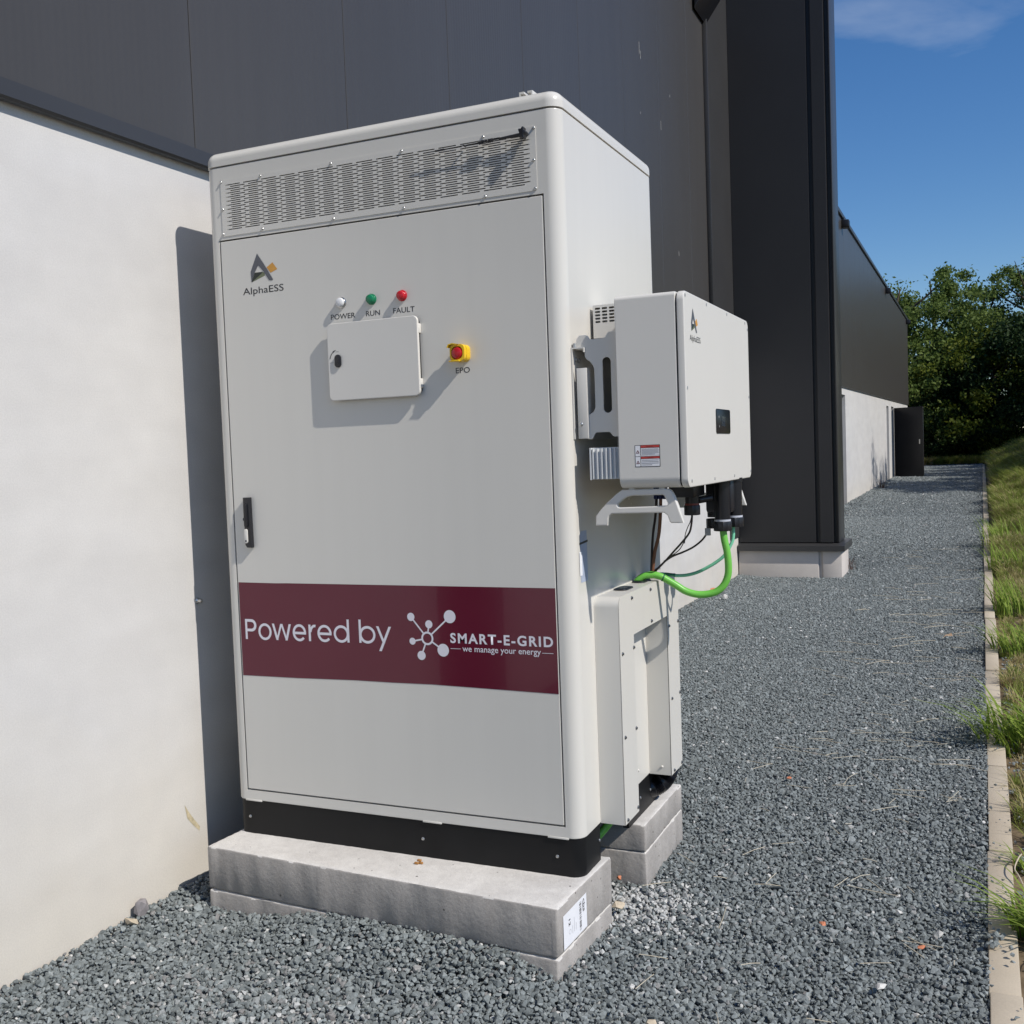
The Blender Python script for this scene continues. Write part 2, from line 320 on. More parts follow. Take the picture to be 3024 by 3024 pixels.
def shape2d(loops, plane, at, thick, bev=0):
    """filled 2-d outline with holes -> mesh. plane 'y': (u,v)->(u,at-,v) facing -y; 'x': (u,v)->(at+,u,v) facing +x"""
    cu = bpy.data.curves.new('c', 'CURVE'); cu.dimensions = '2D'; cu.fill_mode = 'BOTH'; cu.extrude = thick / 2; cu.bevel_depth = bev; cu.bevel_resolution = 1
    for lp in loops:
        s = cu.splines.new('POLY'); s.points.add(len(lp) - 1); s.use_cyclic_u = True
        for p, (u, v) in zip(s.points, lp): p.co = (u, v, 0, 1)
    o = bpy.data.objects.new('c', cu); COL.objects.link(o); bpy.context.view_layer.update()
    me = evaluated_mesh(o); bpy.data.objects.remove(o); bpy.data.curves.remove(cu)
    place2d(me, plane, at, thick); return me
def place2d(me, plane, at, thick=0):
    n = len(me.vertices); co = np.empty(n * 3, np.float32); me.vertices.foreach_get('co', co); co = co.reshape(-1, 3); r = np.empty_like(co)
    if plane == 'y': r[:, 0] = co[:, 0]; r[:, 1] = at - thick / 2 - co[:, 2]; r[:, 2] = co[:, 1]
    else: r[:, 0] = at + thick / 2 + co[:, 2]; r[:, 1] = co[:, 0]; r[:, 2] = co[:, 1]
    me.vertices.foreach_set('co', r.ravel()); me.update()
def text(body, u0, u1, v0, cap, plane, at, bold=0, sheet=.0004, rot=0, space=1):
    """lettering fitted between u0..u1, baseline v0, capital height cap"""
    cu = bpy.data.curves.new('t', 'FONT'); cu.body = body; cu.size = 1; cu.extrude = 0; cu.offset = bold; cu.resolution_u = 4; cu.space_character = space
    o = bpy.data.objects.new('t', cu); COL.objects.link(o); bpy.context.view_layer.update(); me = evaluated_mesh(o)
    n = len(me.vertices); co = np.empty(n * 3, np.float32); me.vertices.foreach_get('co', co); co = co.reshape(-1, 3)
    x0, x1 = co[:, 0].min(), co[:, 0].max()
    co[:, 0] = u0 + (co[:, 0] - x0) / (x1 - x0) * (u1 - u0); co[:, 1] = v0 + co[:, 1] * cap / (.727 + 2 * bold) + (bold * cap)
    co[:, 2] = sheet
    if rot:
        c = co.copy(); cx, cy = u0, v0; co[:, 0] = cx + (c[:, 1] - cy); co[:, 1] = cy - (c[:, 0] - cx)
    me.vertices.foreach_set('co', co.ravel()); bpy.data.objects.remove(o); bpy.data.curves.remove(cu)
    place2d(me, plane, at); return me
def flat(polys, plane, at, sheet=.0005):
    vs_, fs = [], []
    for i, p in enumerate(polys):
        k = len(vs_); vs_ += [(u, v, sheet + i * 3e-6) for u, v in p]; fs.append(tuple(range(k, k + len(p))))
    me = bpy.data.meshes.new('f'); me.from_pydata(vs_, [], fs); place2d(me, plane, at); return me
def disc(u, v, ru, rv=None, n=28): 
    rv = rv or ru; return [(u + ru * math.cos(2 * math.pi * i / n), v + rv * math.sin(2 * math.pi * i / n)) for i in range(n)]
def bar2(p, q, wd):
    p, q = Vector(p), Vector(q); d = (q - p).normalized() * wd / 2; s = Vector((-d.y, d.x)); return [tuple(p + s), tuple(p - s), tuple(q - s), tuple(q + s)]
def ring_polys(u, v, r0, r1, n=28):
    a, b = disc(u, v, r0, n=n), disc(u, v, r1, n=n); return [[a[i], a[(i + 1) % n], b[(i + 1) % n], b[i]] for i in range(n)]

XW = -.2                                       # face of the warehouse's concrete wall
def gz(y): return float(np.interp(y, [-50, 8, 12, 18.6, 29, 40, 60, 400], [0, 0, .07, .22, .32, .4, .5, .6]))

# ------------------------------------------------------------------ ground
def sheet(xs, ys, fz):
    V = [(x, y, fz(x, y)) for y in ys for x in xs]; n = len(xs)
    F = [(j * n + i, j * n + i + 1, (j + 1) * n + i + 1, (j + 1) * n + i) for j in range(len(ys) - 1) for i in range(n - 1)]
    me = bpy.data.meshes.new('s'); me.from_pydata(V, [], F); return me
ysl = list(np.arange(-6, 20, .25)) + list(np.arange(20, 62, 1.0))
def vz(x, y):                                   # verge and bank to the right of the kerb
    d = max(0, x - 2.34); k = float(np.interp(y, [5, 11, 18, 25, 60], [0.0, .10, .31, .46, .42]))
    return gz(y) + min(1.9, k * d) + .012 * math.sin(3.1 * x + 1.7 * y) - .02
link('ground', sheet([-400, -60, -12, 20, 60, 400], [-400, -60, -6.5, 0, 8, 20, 40, 62, 120, 400], lambda x, y: gz(y) - .12), SOIL, kind='structure')
GXS = list(np.arange(-.2, 2.27, .12)) + [2.262]
link('gravel_path', sheet(GXS, [y for y in ysl if y < 42], lambda x, y: gz(y) - .022 + .006 * math.sin(2.3 * x + .6) * math.sin(1.9 * y + .4)), GROUNDM, kind='structure')
link('verge', sheet([2.3, 2.36, 2.45, 2.6, 2.8, 3.1, 3.5, 4, 5, 7, 10, 16], ysl, vz), SOIL, kind='structure')
link('grass_strip', sheet([-6, -1, 0, 1, 2.3], [42, 43, 45, 62], lambda x, y: gz(y) + .03), SOIL, kind='structure')

# ------------------------------------------------------------------ warehouse
WH = thing('warehouse', 'long dark grey clad warehouse with pale concrete base wall behind the cabinet', 'building', (-.2, 0, 0))
# concrete base wall (near run, with a doorway behind the camera), then the far run beyond the projecting bay
YD0, YD1 = -2.55, -1.78
b = bmesh.new(); box(b, -.38, XW, -9, YD0, -.3, 2.44); box(b, -.38, XW, YD1, 8.72, -.3, 2.44); box(b, -.38, XW, YD0, YD1, 2.2, 2.44)
part('concrete_wall', b, CONC, WH, smooth=False)
dr = part('door', bx(-.3, -.24, YD0 + .004, YD1 - .004, .01, 2.196, bev=.003), ANTHF, WH, label='dark grey steel door in the near concrete wall')
hb = bmesh.new(); cyl(hb, (-.24, YD0 + .1, 1.02), (-.19, YD0 + .1, 1.02), .01); box(hb, -.196, -.18, YD0 + .09, YD0 + .22, 1.01, 1.03, bev=.003); part('door_handle', hb, STEEL, dr)
# far run: openings for a closed door and two doorways
segs = [(9.1, 18.1), (18.85, 28.6), (29.35, 30.3), (31.25, 37.8)]
b = bmesh.new()
for a, c in segs: box(b, -.38, XW, a, c, -.3, 2.75)
for a, c, top in ((18.1, 18.85, 2.34), (28.6, 29.35, 2.41), (30.3, 31.25, 2.44)): box(b, -.38, XW, a, c, top, 2.75)
part('concrete_wall', b, CONC, WH, smooth=False)
for a, c, top in ((18.1, 18.85, 2.34), (28.6, 29.35, 2.41)):
    d_ = part('door', bx(-.33, -.29, a + .004, c - .004, gz(a), top - .004, bev=.003), ANTHF, WH, label='closed dark door recessed in the far concrete wall')
    hb = bmesh.new(); cyl(hb, (-.29, a + .12, 1.3), (-.24, a + .12, 1.3), .012); box(hb, -.25, -.235, a + .05, a + .15, 1.28, 1.31, bev=.004); part('door_handle', hb, STEEL, d_)
part('doorway', bx(-.37, -.33, 30.3, 31.25, gz(30), 2.44), DARKGAP, WH, smooth=False)
od = part('door', pr([(-.19, 31.2), (.64, 30.86), (.655, 30.91), (-.175, 31.25)], 'z', gz(31) - .005, 2.41, bev=.004), ANTH_SHADE, WH, label='dark steel door standing open at right angles to the wall')
part('door_handle', pr([(.525, 30.88), (.555, 30.868), (.557, 30.9), (.527, 30.912)], 'z', 1.3, 1.44, bev=.003), STEEL, od)
# cladding panels of the near run, each with folded edges
def panel_mesh(y0, y1, z0, z1, x0, x1):
    b = bmesh.new(); box(b, x0, x1, y0 + .0006, y1 - .0006, z0, z1, bev=.005, seg=2); return b
k0 = -9
ys_ = [.17 + .97 * k for k in range(k0, 8)] + [7.62]
proto = None
for a, c in zip(ys_, ys_[1:]):
    part('cladding_panel', panel_mesh(a, c, 2.474, 7.6, -.26, -.19), ANTH, WH, wn=True)
b = bmesh.new(); prism(b, [(-.25, 2.473), (-.166, 2.473), (-.163, 2.425), (-.17, 2.418), (-.19, 2.418), (-.19, 2.455), (-.25, 2.455)], 'y', -9, 7.6)
part('drip_flashing', b, ANTHF, WH, smooth=False)
tb = bmesh.new(); box(tb, -.26, -.168, 7.625, 8.3, 2.42, 9, bev=.006); part('corner_trim', tb, ANTHF, WH, wn=True)
part('trim_lip', bx(-.19, -.145, 7.6, 7.63, 2.42, 5.72, bev=.004), GALV if False else ANTHF, WH)
part('cladding_panel', panel_mesh(8.3, 8.72, .42, 9, -.26, -.185), ANTHF, WH, wn=True)
# far run cladding (lower edge climbs a little with the ground), seams every metre lost in the distance, eaves trim
fy = list(np.linspace(9.2, 37.9, 31))
for a, c in zip(fy, fy[1:]):
    za, zc = 2.478 + .0111 * (a - 18), 2.478 + .0111 * (c - 18); b = bmesh.new()
    prism(b, [(a + .002, za), (c - .002, zc), (c - .002, 5.7), (a + .002, 5.7)], 'x', -.27, -.165, bev=.003, seg=1); part('cladding_panel', b, ANTH, WH, smooth=False)
part('eaves_trim', bx(-.6, -.13, 9.2, 38, 5.7, 5.78, bev=.006), ANTHF, WH)
part('roof', bx(-18, -.6, 9.2, 38, 5.2, 5.74), ANTHF, WH, smooth=False)
part('end_wall', bx(-18, -.27, 37.84, 37.9, -.3, 5.7), ANTH, WH, smooth=False)
part('roof', bx(-18, -.22, -9, 9.2, 7.6, 7.75), ANTHF, WH, smooth=False)
part('end_wall', bx(-18, -.26, -9.05, -9, -.3, 7.7), ANTH, WH, smooth=False)
# projecting bay
bay = lambda nm, *a, **k: part(nm, bx(*a, **k), ANTH_SHADE, WH, wn=True)
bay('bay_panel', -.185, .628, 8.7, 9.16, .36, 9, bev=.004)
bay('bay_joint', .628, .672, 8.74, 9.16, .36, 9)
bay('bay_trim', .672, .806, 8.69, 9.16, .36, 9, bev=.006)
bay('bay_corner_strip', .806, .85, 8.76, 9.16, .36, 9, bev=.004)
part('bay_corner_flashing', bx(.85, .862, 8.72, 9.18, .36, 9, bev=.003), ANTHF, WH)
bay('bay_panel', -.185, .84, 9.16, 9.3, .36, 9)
b = bmesh.new(); prism(b, [(8.62, .275), (8.62, .33), (8.7, .352), (9.3, .352), (9.3, .275)], 'x', -.19, .925, bev=.002, seg=1); part('sill', b, ANTHF, WH, smooth=False)
part('bay_plinth', bx(-.19, .655, 8.66, 9.25, -.3, .275, bev=.008), CONCP, WH); part('bay_plinth', bx(.655, .695, 8.685, 9.25, -.3, .275), CONCP, WH); part('bay_plinth', bx(.695, .89, 8.66, 9.25, -.3, .275, bev=.008), CONCP, WH)
DRIP = mat('dried_grey_drip', (.42, .42, .4), .8, var=.3, vscale=60)
bo = bmesh.new(); lathe(bo, (XW, .069, .945), (1, 0, 0), [(0, .011), (.004, .011), (.008, .007), (.02, .007), (.022, .004)], 12); part('wall_bolt', bo, STEEL, WH)
for k, (y, z0, z1) in enumerate(((5.46, 4.53, 4.62), (5.49, 4.5, 4.56), (6.03, 4.09, 4.16), (6.5, 3.115, 3.155), (6.34, 4.45, 4.468), (5.447, 4.06, 4.075))):
    part('white_drip', flat([[(y - .003, z0), (y + .001, z0 - .01), (y + .004, z0), (y + .003, z1), (y - .002, z1)]], 'x', -.1895, .0008), DRIP, WH, smooth=False)
fl = flat([[(-.045, .275), (-.035, .225), (-.005, .19), (.02, .165), (.024, .178), (-.005, .215), (-.03, .25)]], 'x', XW, .0008); part('stain', fl, mat('ochre_smear', (.5, .42, .27), .8, var=.25, vscale=60), WH, smooth=False)

def wall_lamp(loc, label):
    t = thing('wall_lamp', label, 'lamp', loc, group='black lamps under the eaves')
    x, y, z = loc
    part('lamp_body', bx(x, x + .14, y - .1, y + .1, z, z + .14, bev=.012), PLASTIC, t); part('mounting_arm', bx(x - .01, x + .05, y - .03, y + .03, z + .1, z + .2, bev=.006), PLASTIC, t)
    part('lens', bx(x + .02, x + .12, y - .08, y + .08, z - .006, z + .001), SCREEN, t); return t
wall_lamp((-.165, 18.56, 5.52), 'black lamp under the far eaves, nearest of the three')
wall_lamp((-.165, 28.57, 5.52), 'black lamp under the far eaves, middle one')
wall_lamp((-.165, 37.2, 5.52), 'black lamp under the far eaves at the building corner')
t = thing('wall_lamp', 'black wedge shaped fixture high on the corner trim beside the bay', 'lamp', (-.168, 7.45, 5.6))
b = bmesh.new(); prism(b, [(-.168, 5.52), (-.168, 6.0), (-.02, 6.0), (-.02, 5.72)], 'y', 7.22, 7.68, bev=.01); part('lamp_body', b, PLASTIC, t); part('lens', bx(-.1, -.03, 7.3, 7.6, 6.0, 6.01), SCREEN, t)

# ------------------------------------------------------------------ battery cabinet
W, D = 1.2, .893
CAB = thing('battery_cabinet', 'tall light grey battery cabinet with a maroon banner across its door', 'cabinet', (.6, .45, .19))
Z0, Z1 = .302, 2.346
me = cut(pr(rrect(-.02, W, 0, D, .04), 'z', Z0, Z1, bev=.004), [bx(.028, 1.149, -.1, .022, .335, 2.117), bx(.07, 1.108, -.1, .12, 2.136, 2.296)])
part('body', me, WHITE, CAB, wn=True)
part('door_rebate', bx(.029, 1.148, .0205, .0215, .336, 2.116), DARKGAP, CAB, smooth=False)
# roof cap with rounded shoulders
b = bmesh.new(); rings = []
prof = [(2.349, .004), (2.3495, .0)] + [(2.366 + .031 * math.sin(rad(a)), .031 * (1 - math.cos(rad(a)))) for a in range(0, 91, 10)]
for z, ins in prof:
    rings.append([b.verts.new((x, y, z)) for x, y in rrect(-.0215 + ins, W + .0015 - ins, -.0015 + ins, D + .0015 - ins, max(.041 - ins, .01))])
for A, B in zip(rings, rings[1:]):
    for i in range(len(A)): b.faces.new((A[i], A[(i + 1) % len(A)], B[(i + 1) % len(A)], B[i]))
b.faces.new(rings[0][::-1]); b.faces.new(rings[-1]); part('roof_cap', b, WHITE, CAB, wn=True)
# mounting rail on the roof
c_ = [(1.044, 2.389), (1.085, 2.389), (1.085, 2.437), (1.07, 2.437), (1.07, 2.431), (1.0805, 2.431), (1.0805, 2.394), (1.0485, 2.394), (1.0485, 2.431), (1.059, 2.431), (1.059, 2.437), (1.044, 2.437)]
b = bmesh.new(); prism(b, c_, 'y', .1, .42); part('roof_rail', b, WHITE, CAB, smooth=False)
# plinth: front, left, right (with a cable opening) and rear
b = bmesh.new()
sec = [(.004 + .036 * (1 - math.sin(rad(a))), .004 + .036 * (1 - math.cos(rad(a)))) for a in range(0, 91, 15)]
outer = [(-.016, .3), (-.016, .04)] + [(.02 - .036 * math.cos(rad(a)), .04 - .036 * math.sin(rad(a))) for a in range(15, 90, 15)] + [(.02, .004), (1.16, .004)] + [(1.16 + .036 * math.sin(rad(a)), .04 - .036 * math.cos(rad(a))) for a in range(15, 90, 15)] + [(1.196, .04), (1.196, .155)]
inner = [(1.176, .155), (1.176, .024), (.004, .024), (.004, .3)]
prism(b, outer + inner, 'z', .19, .3015); part('plinth', b, BLACKP, CAB)
part('plinth', bx(-.016, .004, .301, D - .004, .19, .3015), BLACKP, CAB, smooth=False)
b = bmesh.new(); prism(b, [(.43, .3015), (.41, .26), (.43, .19), (D - .004, .19), (D - .004, .3015)], 'x', 1.176, 1.196); part('plinth', b, BLACKP, CAB, smooth=False)
part('plinth', bx(.005, 1.175, D - .024, D - .004, .19, .3015), BLACKP, CAB, smooth=False)
part('floor_pan', bx(.03, 1.17, .03, D - .03, .296, .3), BLACKP, CAB, smooth=False)
DSTEEL = mat('dark_screw_steel', (.22, .22, .22), .3, .5, metal=.9, var=.1, vscale=90)
def screw(p, d, parent, r=.0045, mt=STEEL, nm='screw'):
    b = bmesh.new(); lathe(b, p, d, [(-.002, r), (.0015, r), (.003, r * .7), (.0045, r * .65), (.005, r * .3)], 10); return part(nm, b, mt, parent)
for x in (.033, .68, 1.119): screw((x, .004, .246), (0, -1, 0), CAB, .005)
for y, z in ((.146, .252), (.554, .251), (.668, .243)): screw((1.196, y, z), (1, 0, 0), CAB, .005)
for x in (.053, .716, 1.125): part('hinge_tab', bx(x - .032, x + .032, -.0015, .02, .2995, .305, bev=.0008), WHITE, CAB)

# vent grille: plate with rows of staggered slots
holes = []
for k in range(23):
    z = 2.2865 - k * .00632; h = .0015
    sl_ = []
    sl_ = [(a + .0695 * i, a + .0695 * i + .0575) for a in (.064 + (k % 2) * .0185,) for i in range(15)]
    for a, c in sl_: holes.append([(a, z - h), (a + .0012, z + h), (c, z + h), (c, z - h)])
outl = rrect(.0455, 1.1315, 2.1275, 2.3025, .006, 4)
me = shape2d([outl] + holes, 'y', -.0002, .0016); part('vent_grille', me, WHITE, CAB, smooth=False)
GR = [o for o in COL.objects if o.name == 'vent_grille'][0]
part('filter_mat', bx(.075, 1.1, .018, .02, 2.14, 2.292), mat('grey_filter_mat', (.07, .07, .075), .9, var=.2, vscale=40), GR, smooth=False)
for x, z in ((.049, 2.298), (.202, 2.297), (.463, 2.2965), (.708, 2.297), (.972, 2.2965), (1.127, 2.297), (.051, 2.212), (1.124, 2.21), (.048, 2.135), (.201, 2.134), (.464, 2.1325), (.708, 2.133), (.972, 2.131), (1.126, 2.133)):
    screw((x, -.0018, z), (0, -1, 0), GR, .0042)

# door and what is fixed on it
DX0, DX1, DZ0, DZ1 = .0325, 1.1445, .3395, 2.1125
DOOR = part('door', bx(DX0, DX1, -.0005, .0195, DZ0, DZ1, bev=.003), WHITE, CAB, wn=True)
HX0, HX1, HZ0, HZ1, HP = .4345, .748, 1.5835, 1.8165, .024
part('hatch_frame', pr(rrect(HX0 + .012, HX1 - .004, HZ0 + .008, HZ1 - .006, .012), 'y', -.014, -.0005), DARKGAP, CAB)
HATCH = part('hatch', pr(rrect(HX0, HX1, HZ0, HZ1, .016), 'y', -HP, -.012, bev=.003), WHITE2, CAB, wn=True, label='light grey inspection hatch standing proud of the door')
b = pr(rrect(.4615, .484, 1.683, 1.7215, .0105), 'y', -HP - .006, -HP - .0004, bev=.0015); LK = part('hatch_lock', b, PLASTIC, HATCH)
part('keyhole', pr(disc(.4725, 1.697, .0045, .003, 12), 'y', -HP - .0068, -HP - .0055), PLASTIC_G, HATCH)
arc = []
for i in range(9):
    a0, a1 = rad(172 - i * 7.5), rad(172 - (i + 1) * 7.5); w_ = .0011 if i < 6 else .0022 - .0008 * (i - 6)
    arc.append([(.4735 + (.0305 - w_) * math.cos(a0), 1.706 + (.0305 - w_) * math.sin(a0)), (.4735 + (.0305 + w_) * math.cos(a0), 1.706 + (.0305 + w_) * math.sin(a0)), (.4735 + (.0305 + w_) * math.cos(a1), 1.706 + (.0305 + w_) * math.sin(a1)), (.4735 + (.0305 - w_) * math.cos(a1), 1.706 + (.0305 - w_) * math.sin(a1))])
part('lock_marking', flat(arc, 'y', -HP, .0006), INK, HATCH, smooth=False)
part('lettering', text('OPEN', .464, .4755, 1.7295, .0022, 'y', -HP, 0), INK, HATCH, smooth=False)
part('lettering', text('CLOSE', .442, .4545, 1.6975, .0022, 'y', -HP, 0), INK, HATCH, smooth=False)
for z in (1.62, 1.78): part('hatch_hinge', bx(HX1 - .004, HX1 + .001, -.02, -.001, z - .014, z + .014, bev=.002), WHITE2, HATCH)
for x, z, lens, body, u0, u1, nm in ((.4785, 1.8795, LWHT, 'POWER', .4375, .5245, 'white'), (.5845, 1.8795, LGRN, 'RUN', .5625, .611, 'green'), (.6895, 1.8805, LRED, 'FAULT', .6565, .7295, 'red')):
    b = bmesh.new(); lathe(b, (x, -.0004, z), (0, -1, 0), [(0, .0165), (.004, .0165), (.005, .0145), (.009, .0145)], 28); IL = part('indicator_light', b, {'white': STEEL, 'green': lens, 'red': lens}[nm], CAB, label=nm + ' indicator light')
    b = bmesh.new(); lathe(b, (x, -.0085, z), (0, -1, 0), [(0, .0138), (.004, .0138), (.0075, .012), (.0095, .008), (.0102, .003)], 28); part('lens', b, lens, IL)
    part('lettering', text(body, u0, u1, 1.8312, .0163, 'y', -.0005, .004), INK, DOOR, smooth=False)
# emergency stop in its yellow guard
ex, ez = .898, 1.694
RO, RI = rrect(ex - .028, ex + .029, ez - .027, ez + .029, .016), rrect(ex - .0235, ex + .0225, ez - .0215, ez + .0235, .0185)
ES = part('emergency_stop', shape2d([RO, RI], 'y', -.001, .0205, .001), YEL, CAB, label='red push button in a yellow guard')
part('guard_collar', shape2d([RO, RI], 'y', -.0265, .0115, .001), YEL, ES)
for q_ in ((ex - .012, ex + .004, ez + .0245, ez + .0285), (ex - .008, ex + .012, ez - .0265, ez - .0225), (ex + .024, ex + .0285, ez - .006, ez + .012)): part('guard_rib', bx(q_[0], q_[1], -.0275, -.0205, q_[2], q_[3]), YEL, ES, smooth=False)
part('guard_base', pr(rrect(ex - .026, ex + .027, ez - .025, ez + .027, .014), 'y', -.006, -.0006), YEL, ES)
b = bmesh.new(); prism(b, [(ex - .036, ez + .02), (ex - .03, ez + .031), (ex - .012, ez + .034), (ex + .008, ez + .0295), (ex + .004, ez + .0275), (ex - .014, ez + .0305), (ex - .028, ez + .0275), (ex - .032, ez + .019)], 'y', -.047, -.02); part('guard_hood', b, YEL, ES)
part('guard_hood', bx(ex - .03, ex + .012, -.046, -.03, ez - .0285, ez - .0245, bev=.001), YEL, ES)
b = bmesh.new(); lathe(b, (ex, -.005, ez), (0, -1, 0), [(0, .012), (.022, .012), (.0225, .0195), (.032, .0205), (.0385, .018), (.041, .012), (.0415, .004)], 28); part('push_button', b, RED, ES)
for q_ in [ES] + list(ES.children):                 # true size of the small collar
    for v in q_.data.vertices: v.co.x = .8815 + (v.co.x - ex) * .8; v.co.z = 1.6955 + (v.co.z - ez) * .84
part('lettering', text('EPO', .8565, .902, 1.6415, .0168, 'y', -.0005, .004), INK, DOOR, smooth=False)
# swing handle
b = pr([(.0815, 1.2955), (.106, 1.2955), (.1075, 1.1345), (.089, 1.1345), (.083, 1.143)], 'y', -.017, -.0006, bev=.003); HD = part('door_handle', b, PLASTIC, CAB)
part('lever', pr(rrect(.0865, .1005, 1.2, 1.278, .0068), 'y', -.023, -.015, bev=.002), PLASTIC_G, HD)
b = bmesh.new(); cyl(b, (.0905, -.0245, 1.2265), (.0905, -.022, 1.2265), .0055); part('lever_boss', b, PLASTIC, HD)
part('lock_cover', pr(rrect(.0835, .0965, 1.149, 1.195, .0062), 'y', -.021, -.016, bev=.001), WHITE2, HD)
b = bmesh.new(); cyl(b, (.0905, -.0216, 1.1565), (.0905, -.0208, 1.1565), .003); part('keyhole', b, PLASTIC, HD)
# maker's mark, shared mapping for the door and the inverter
def zx(px, py): return (.148 + (px - 250) * .000535, 2.061 - .000437 * (py - 113) - .0000516 * (px - 298))
LG = {'slate': [[(298, 113), (345, 190), (405, 298), (398, 305), (376, 303), (340, 243), (303, 197)], [(298, 113), (303, 197), (275, 250), (250, 319), (247, 243)]],
      'dark': [[(275, 250), (334, 243), (322, 258), (250, 319)]], 'olive': [[(250, 319), (322, 258), (334, 243), (345, 252), (348, 270)]], 'amber': [[(362, 212), (405, 177), (437, 225), (388, 251)]]}
LM = {'slate': LOGOG, 'dark': LOGOD, 'olive': LOGOL, 'amber': LOGOY}
def logo(parent, plane, at, fn):
    for k, polys in LG.items():
        part('logo', flat([[fn(*zx(*p)) for p in q] for q in polys], plane, at, {'slate': .0008, 'dark': .0005, 'olive': .0003, 'amber': .0004}[k]), LM[k], parent, smooth=False)
logo(DOOR, 'y', -.0005, lambda u, v: (u, v))
part('lettering', text('AlphaESS', .1125, .2685, 1.937, .0222, 'y', -.0005, .002), INK, DOOR, smooth=False)
# banner
bn = [(.0365, 1.0205), (.18, 1.0195), (.222, 1.0203), (.7, 1.0206), (1.1425, 1.0206), (1.1425, .719), (.9, .7222), (.734, .7242), (.6, .7222), (.457, .7222), (.25, .7176), (.0365, .716)]
BAN = part('banner', pr(bn, 'y', -.0012, -.0007), MAROON, CAB, smooth=False)
def arc_polys(u, v, ru, rv, a0, a1, wd, n=22):
    out = []
    for i in range(n):
        t0, t1 = rad(a0 + (a1 - a0) * i / n), rad(a0 + (a1 - a0) * (i + 1) / n)
        f = lambda t, k: (u + (ru - k * wd) * math.cos(t), v + (rv - k * wd) * math.sin(t))
        out.append([f(t0, 0), f(t1, 0), f(t1, 1), f(t0, 1)])
    return out
def px2(p): return .055 + (p - 312) / 1603 * .5475
B0 = lambda u: .8355 + (u - .055) * .0105; XH, CAPH, WD = .0525, .0655, .0081
def glyph(ch, a, c):
    u0, u1 = px2(a), px2(c); z = B0((u0 + u1) / 2); um = (u0 + u1) / 2; ru = (u1 - u0) / 2; h = XH / 2
    V = lambda u, z0, z1: [(u, z0), (u + WD, z0), (u + WD, z1), (u, z1)]
    if ch == 'o': return arc_polys(um, z + h - .0005, ru, h + .001, 0, 360, WD, 36)
    if ch == 'e': return arc_polys(um, z + h - .0005, ru, h + .001, 0, 318, WD, 34) + [[(u0 + WD * .6, z + h - .0055), (u1 - .0004, z + h - .0055), (u1 - .0002, z + h + .0025), (u0 + WD * .6, z + h + .0025)]]
    if ch == 'd': return arc_polys(um - WD * .1, z + h - .0005, ru * .98, h + .001, 0, 360, WD, 36) + [V(u1 - WD, z, z + .072)]
    if ch == 'b': return arc_polys(um + WD * .1, z + h - .0005, ru * .98, h + .001, 0, 360, WD, 36) + [V(u0, z, z + .072)]
    if ch == 'r': return [V(u0, z, z + XH)] + arc_polys(u1 - .0035, z + XH - .0265, .0205, .0268, 78, 172, WD, 12)
    if ch == 'P': return [V(u0, z, z + CAPH)] + [[(u0 + WD, z + CAPH - .0088), (um + .003, z + CAPH - .0088), (um + .003, z + CAPH), (u0 + WD, z + CAPH)], [(u0 + WD, z + .0255), (um + .003, z + .0255), (um + .003, z + .0343), (u0 + WD, z + .0343)]] + arc_polys(um + .003, z + .0455, u1 - um - .003, .02, -90, 90, .0092, 18)
    if ch == 'w':
        q = (u1 - u0) / 4; t = WD * 1.06
        return [[(u0 + t, z + XH), (u0, z + XH), (u0 + q - t / 2 + .001, z), (u0 + q + t / 2 + .001, z)], [(u0 + q - t / 2 + .001, z), (u0 + q + t / 2 - .001, z), (um + t / 2 - .001, z + XH), (um - t / 2, z + XH)],
                [(um - t / 2 + .001, z + XH), (um + t / 2, z + XH), (u1 - q + t / 2 - .001, z), (u1 - q - t / 2 + .001, z)], [(u1 - t, z + XH), (u1, z + XH), (u1 - q + t / 2 - .001, z), (u1 - q - t / 2 - .001, z)]]
    if ch == 'y':
        t = WD * 1.1; g = .0235
        return [[(u0, z + XH), (u0 + t, z + XH), (um + t * .42, z + .002), (um - t * .55, z + .002)], [(u1 - t, z + XH), (u1, z + XH), (u0 + t * 1.9, z - g), (u0 + t * .85, z - g)]]
for ch, a, c in (('P', 312, 443), ('o', 463, 615), ('w', 622, 838), ('e', 855, 1005), ('r', 1033, 1112), ('e', 1130, 1285), ('d', 1308, 1475), ('b', 1578, 1750), ('y', 1760, 1915)):
    part('letter', flat(glyph(ch, a, c), 'y', -.0012, .0005), VWHITE, BAN, smooth=False)
part('lettering', text('SMART-E-GRID', .8035, 1.131, .8525, .0315, 'y', -.0012, .028, space=1.22), VWHITE, BAN, smooth=False)
part('lettering', text('we manage your energy', .8425, 1.0925, .8285, .019, 'y', -.0012, .006), VWHITE, BAN, smooth=False)
hub = Vector((.7265, .863)); nodes = [((.673, .926), .0125), ((.8045, .9305), .0195), ((.7335, .9055), .0122), ((.6755, .8525), .0105), ((.7045, .8105), .0138), ((.7785, .8295), .0192)]
polys = ring_polys(hub.x, hub.y, .0145, .0205)
for (c, r) in nodes:
    polys.append(disc(c[0], c[1], r)); d = (Vector(c) - hub).normalized(); polys.append(bar2(hub + d * .0195, Vector(c) - d * r * .9, .0048))
polys += [bar2((.8035, .8355), (.837, .8358), .0014), bar2((1.0965, .8345), (1.131, .8345), .0014)]
part('network_emblem', flat(polys, 'y', -.0012, .0006), VWHITE, BAN, smooth=False)

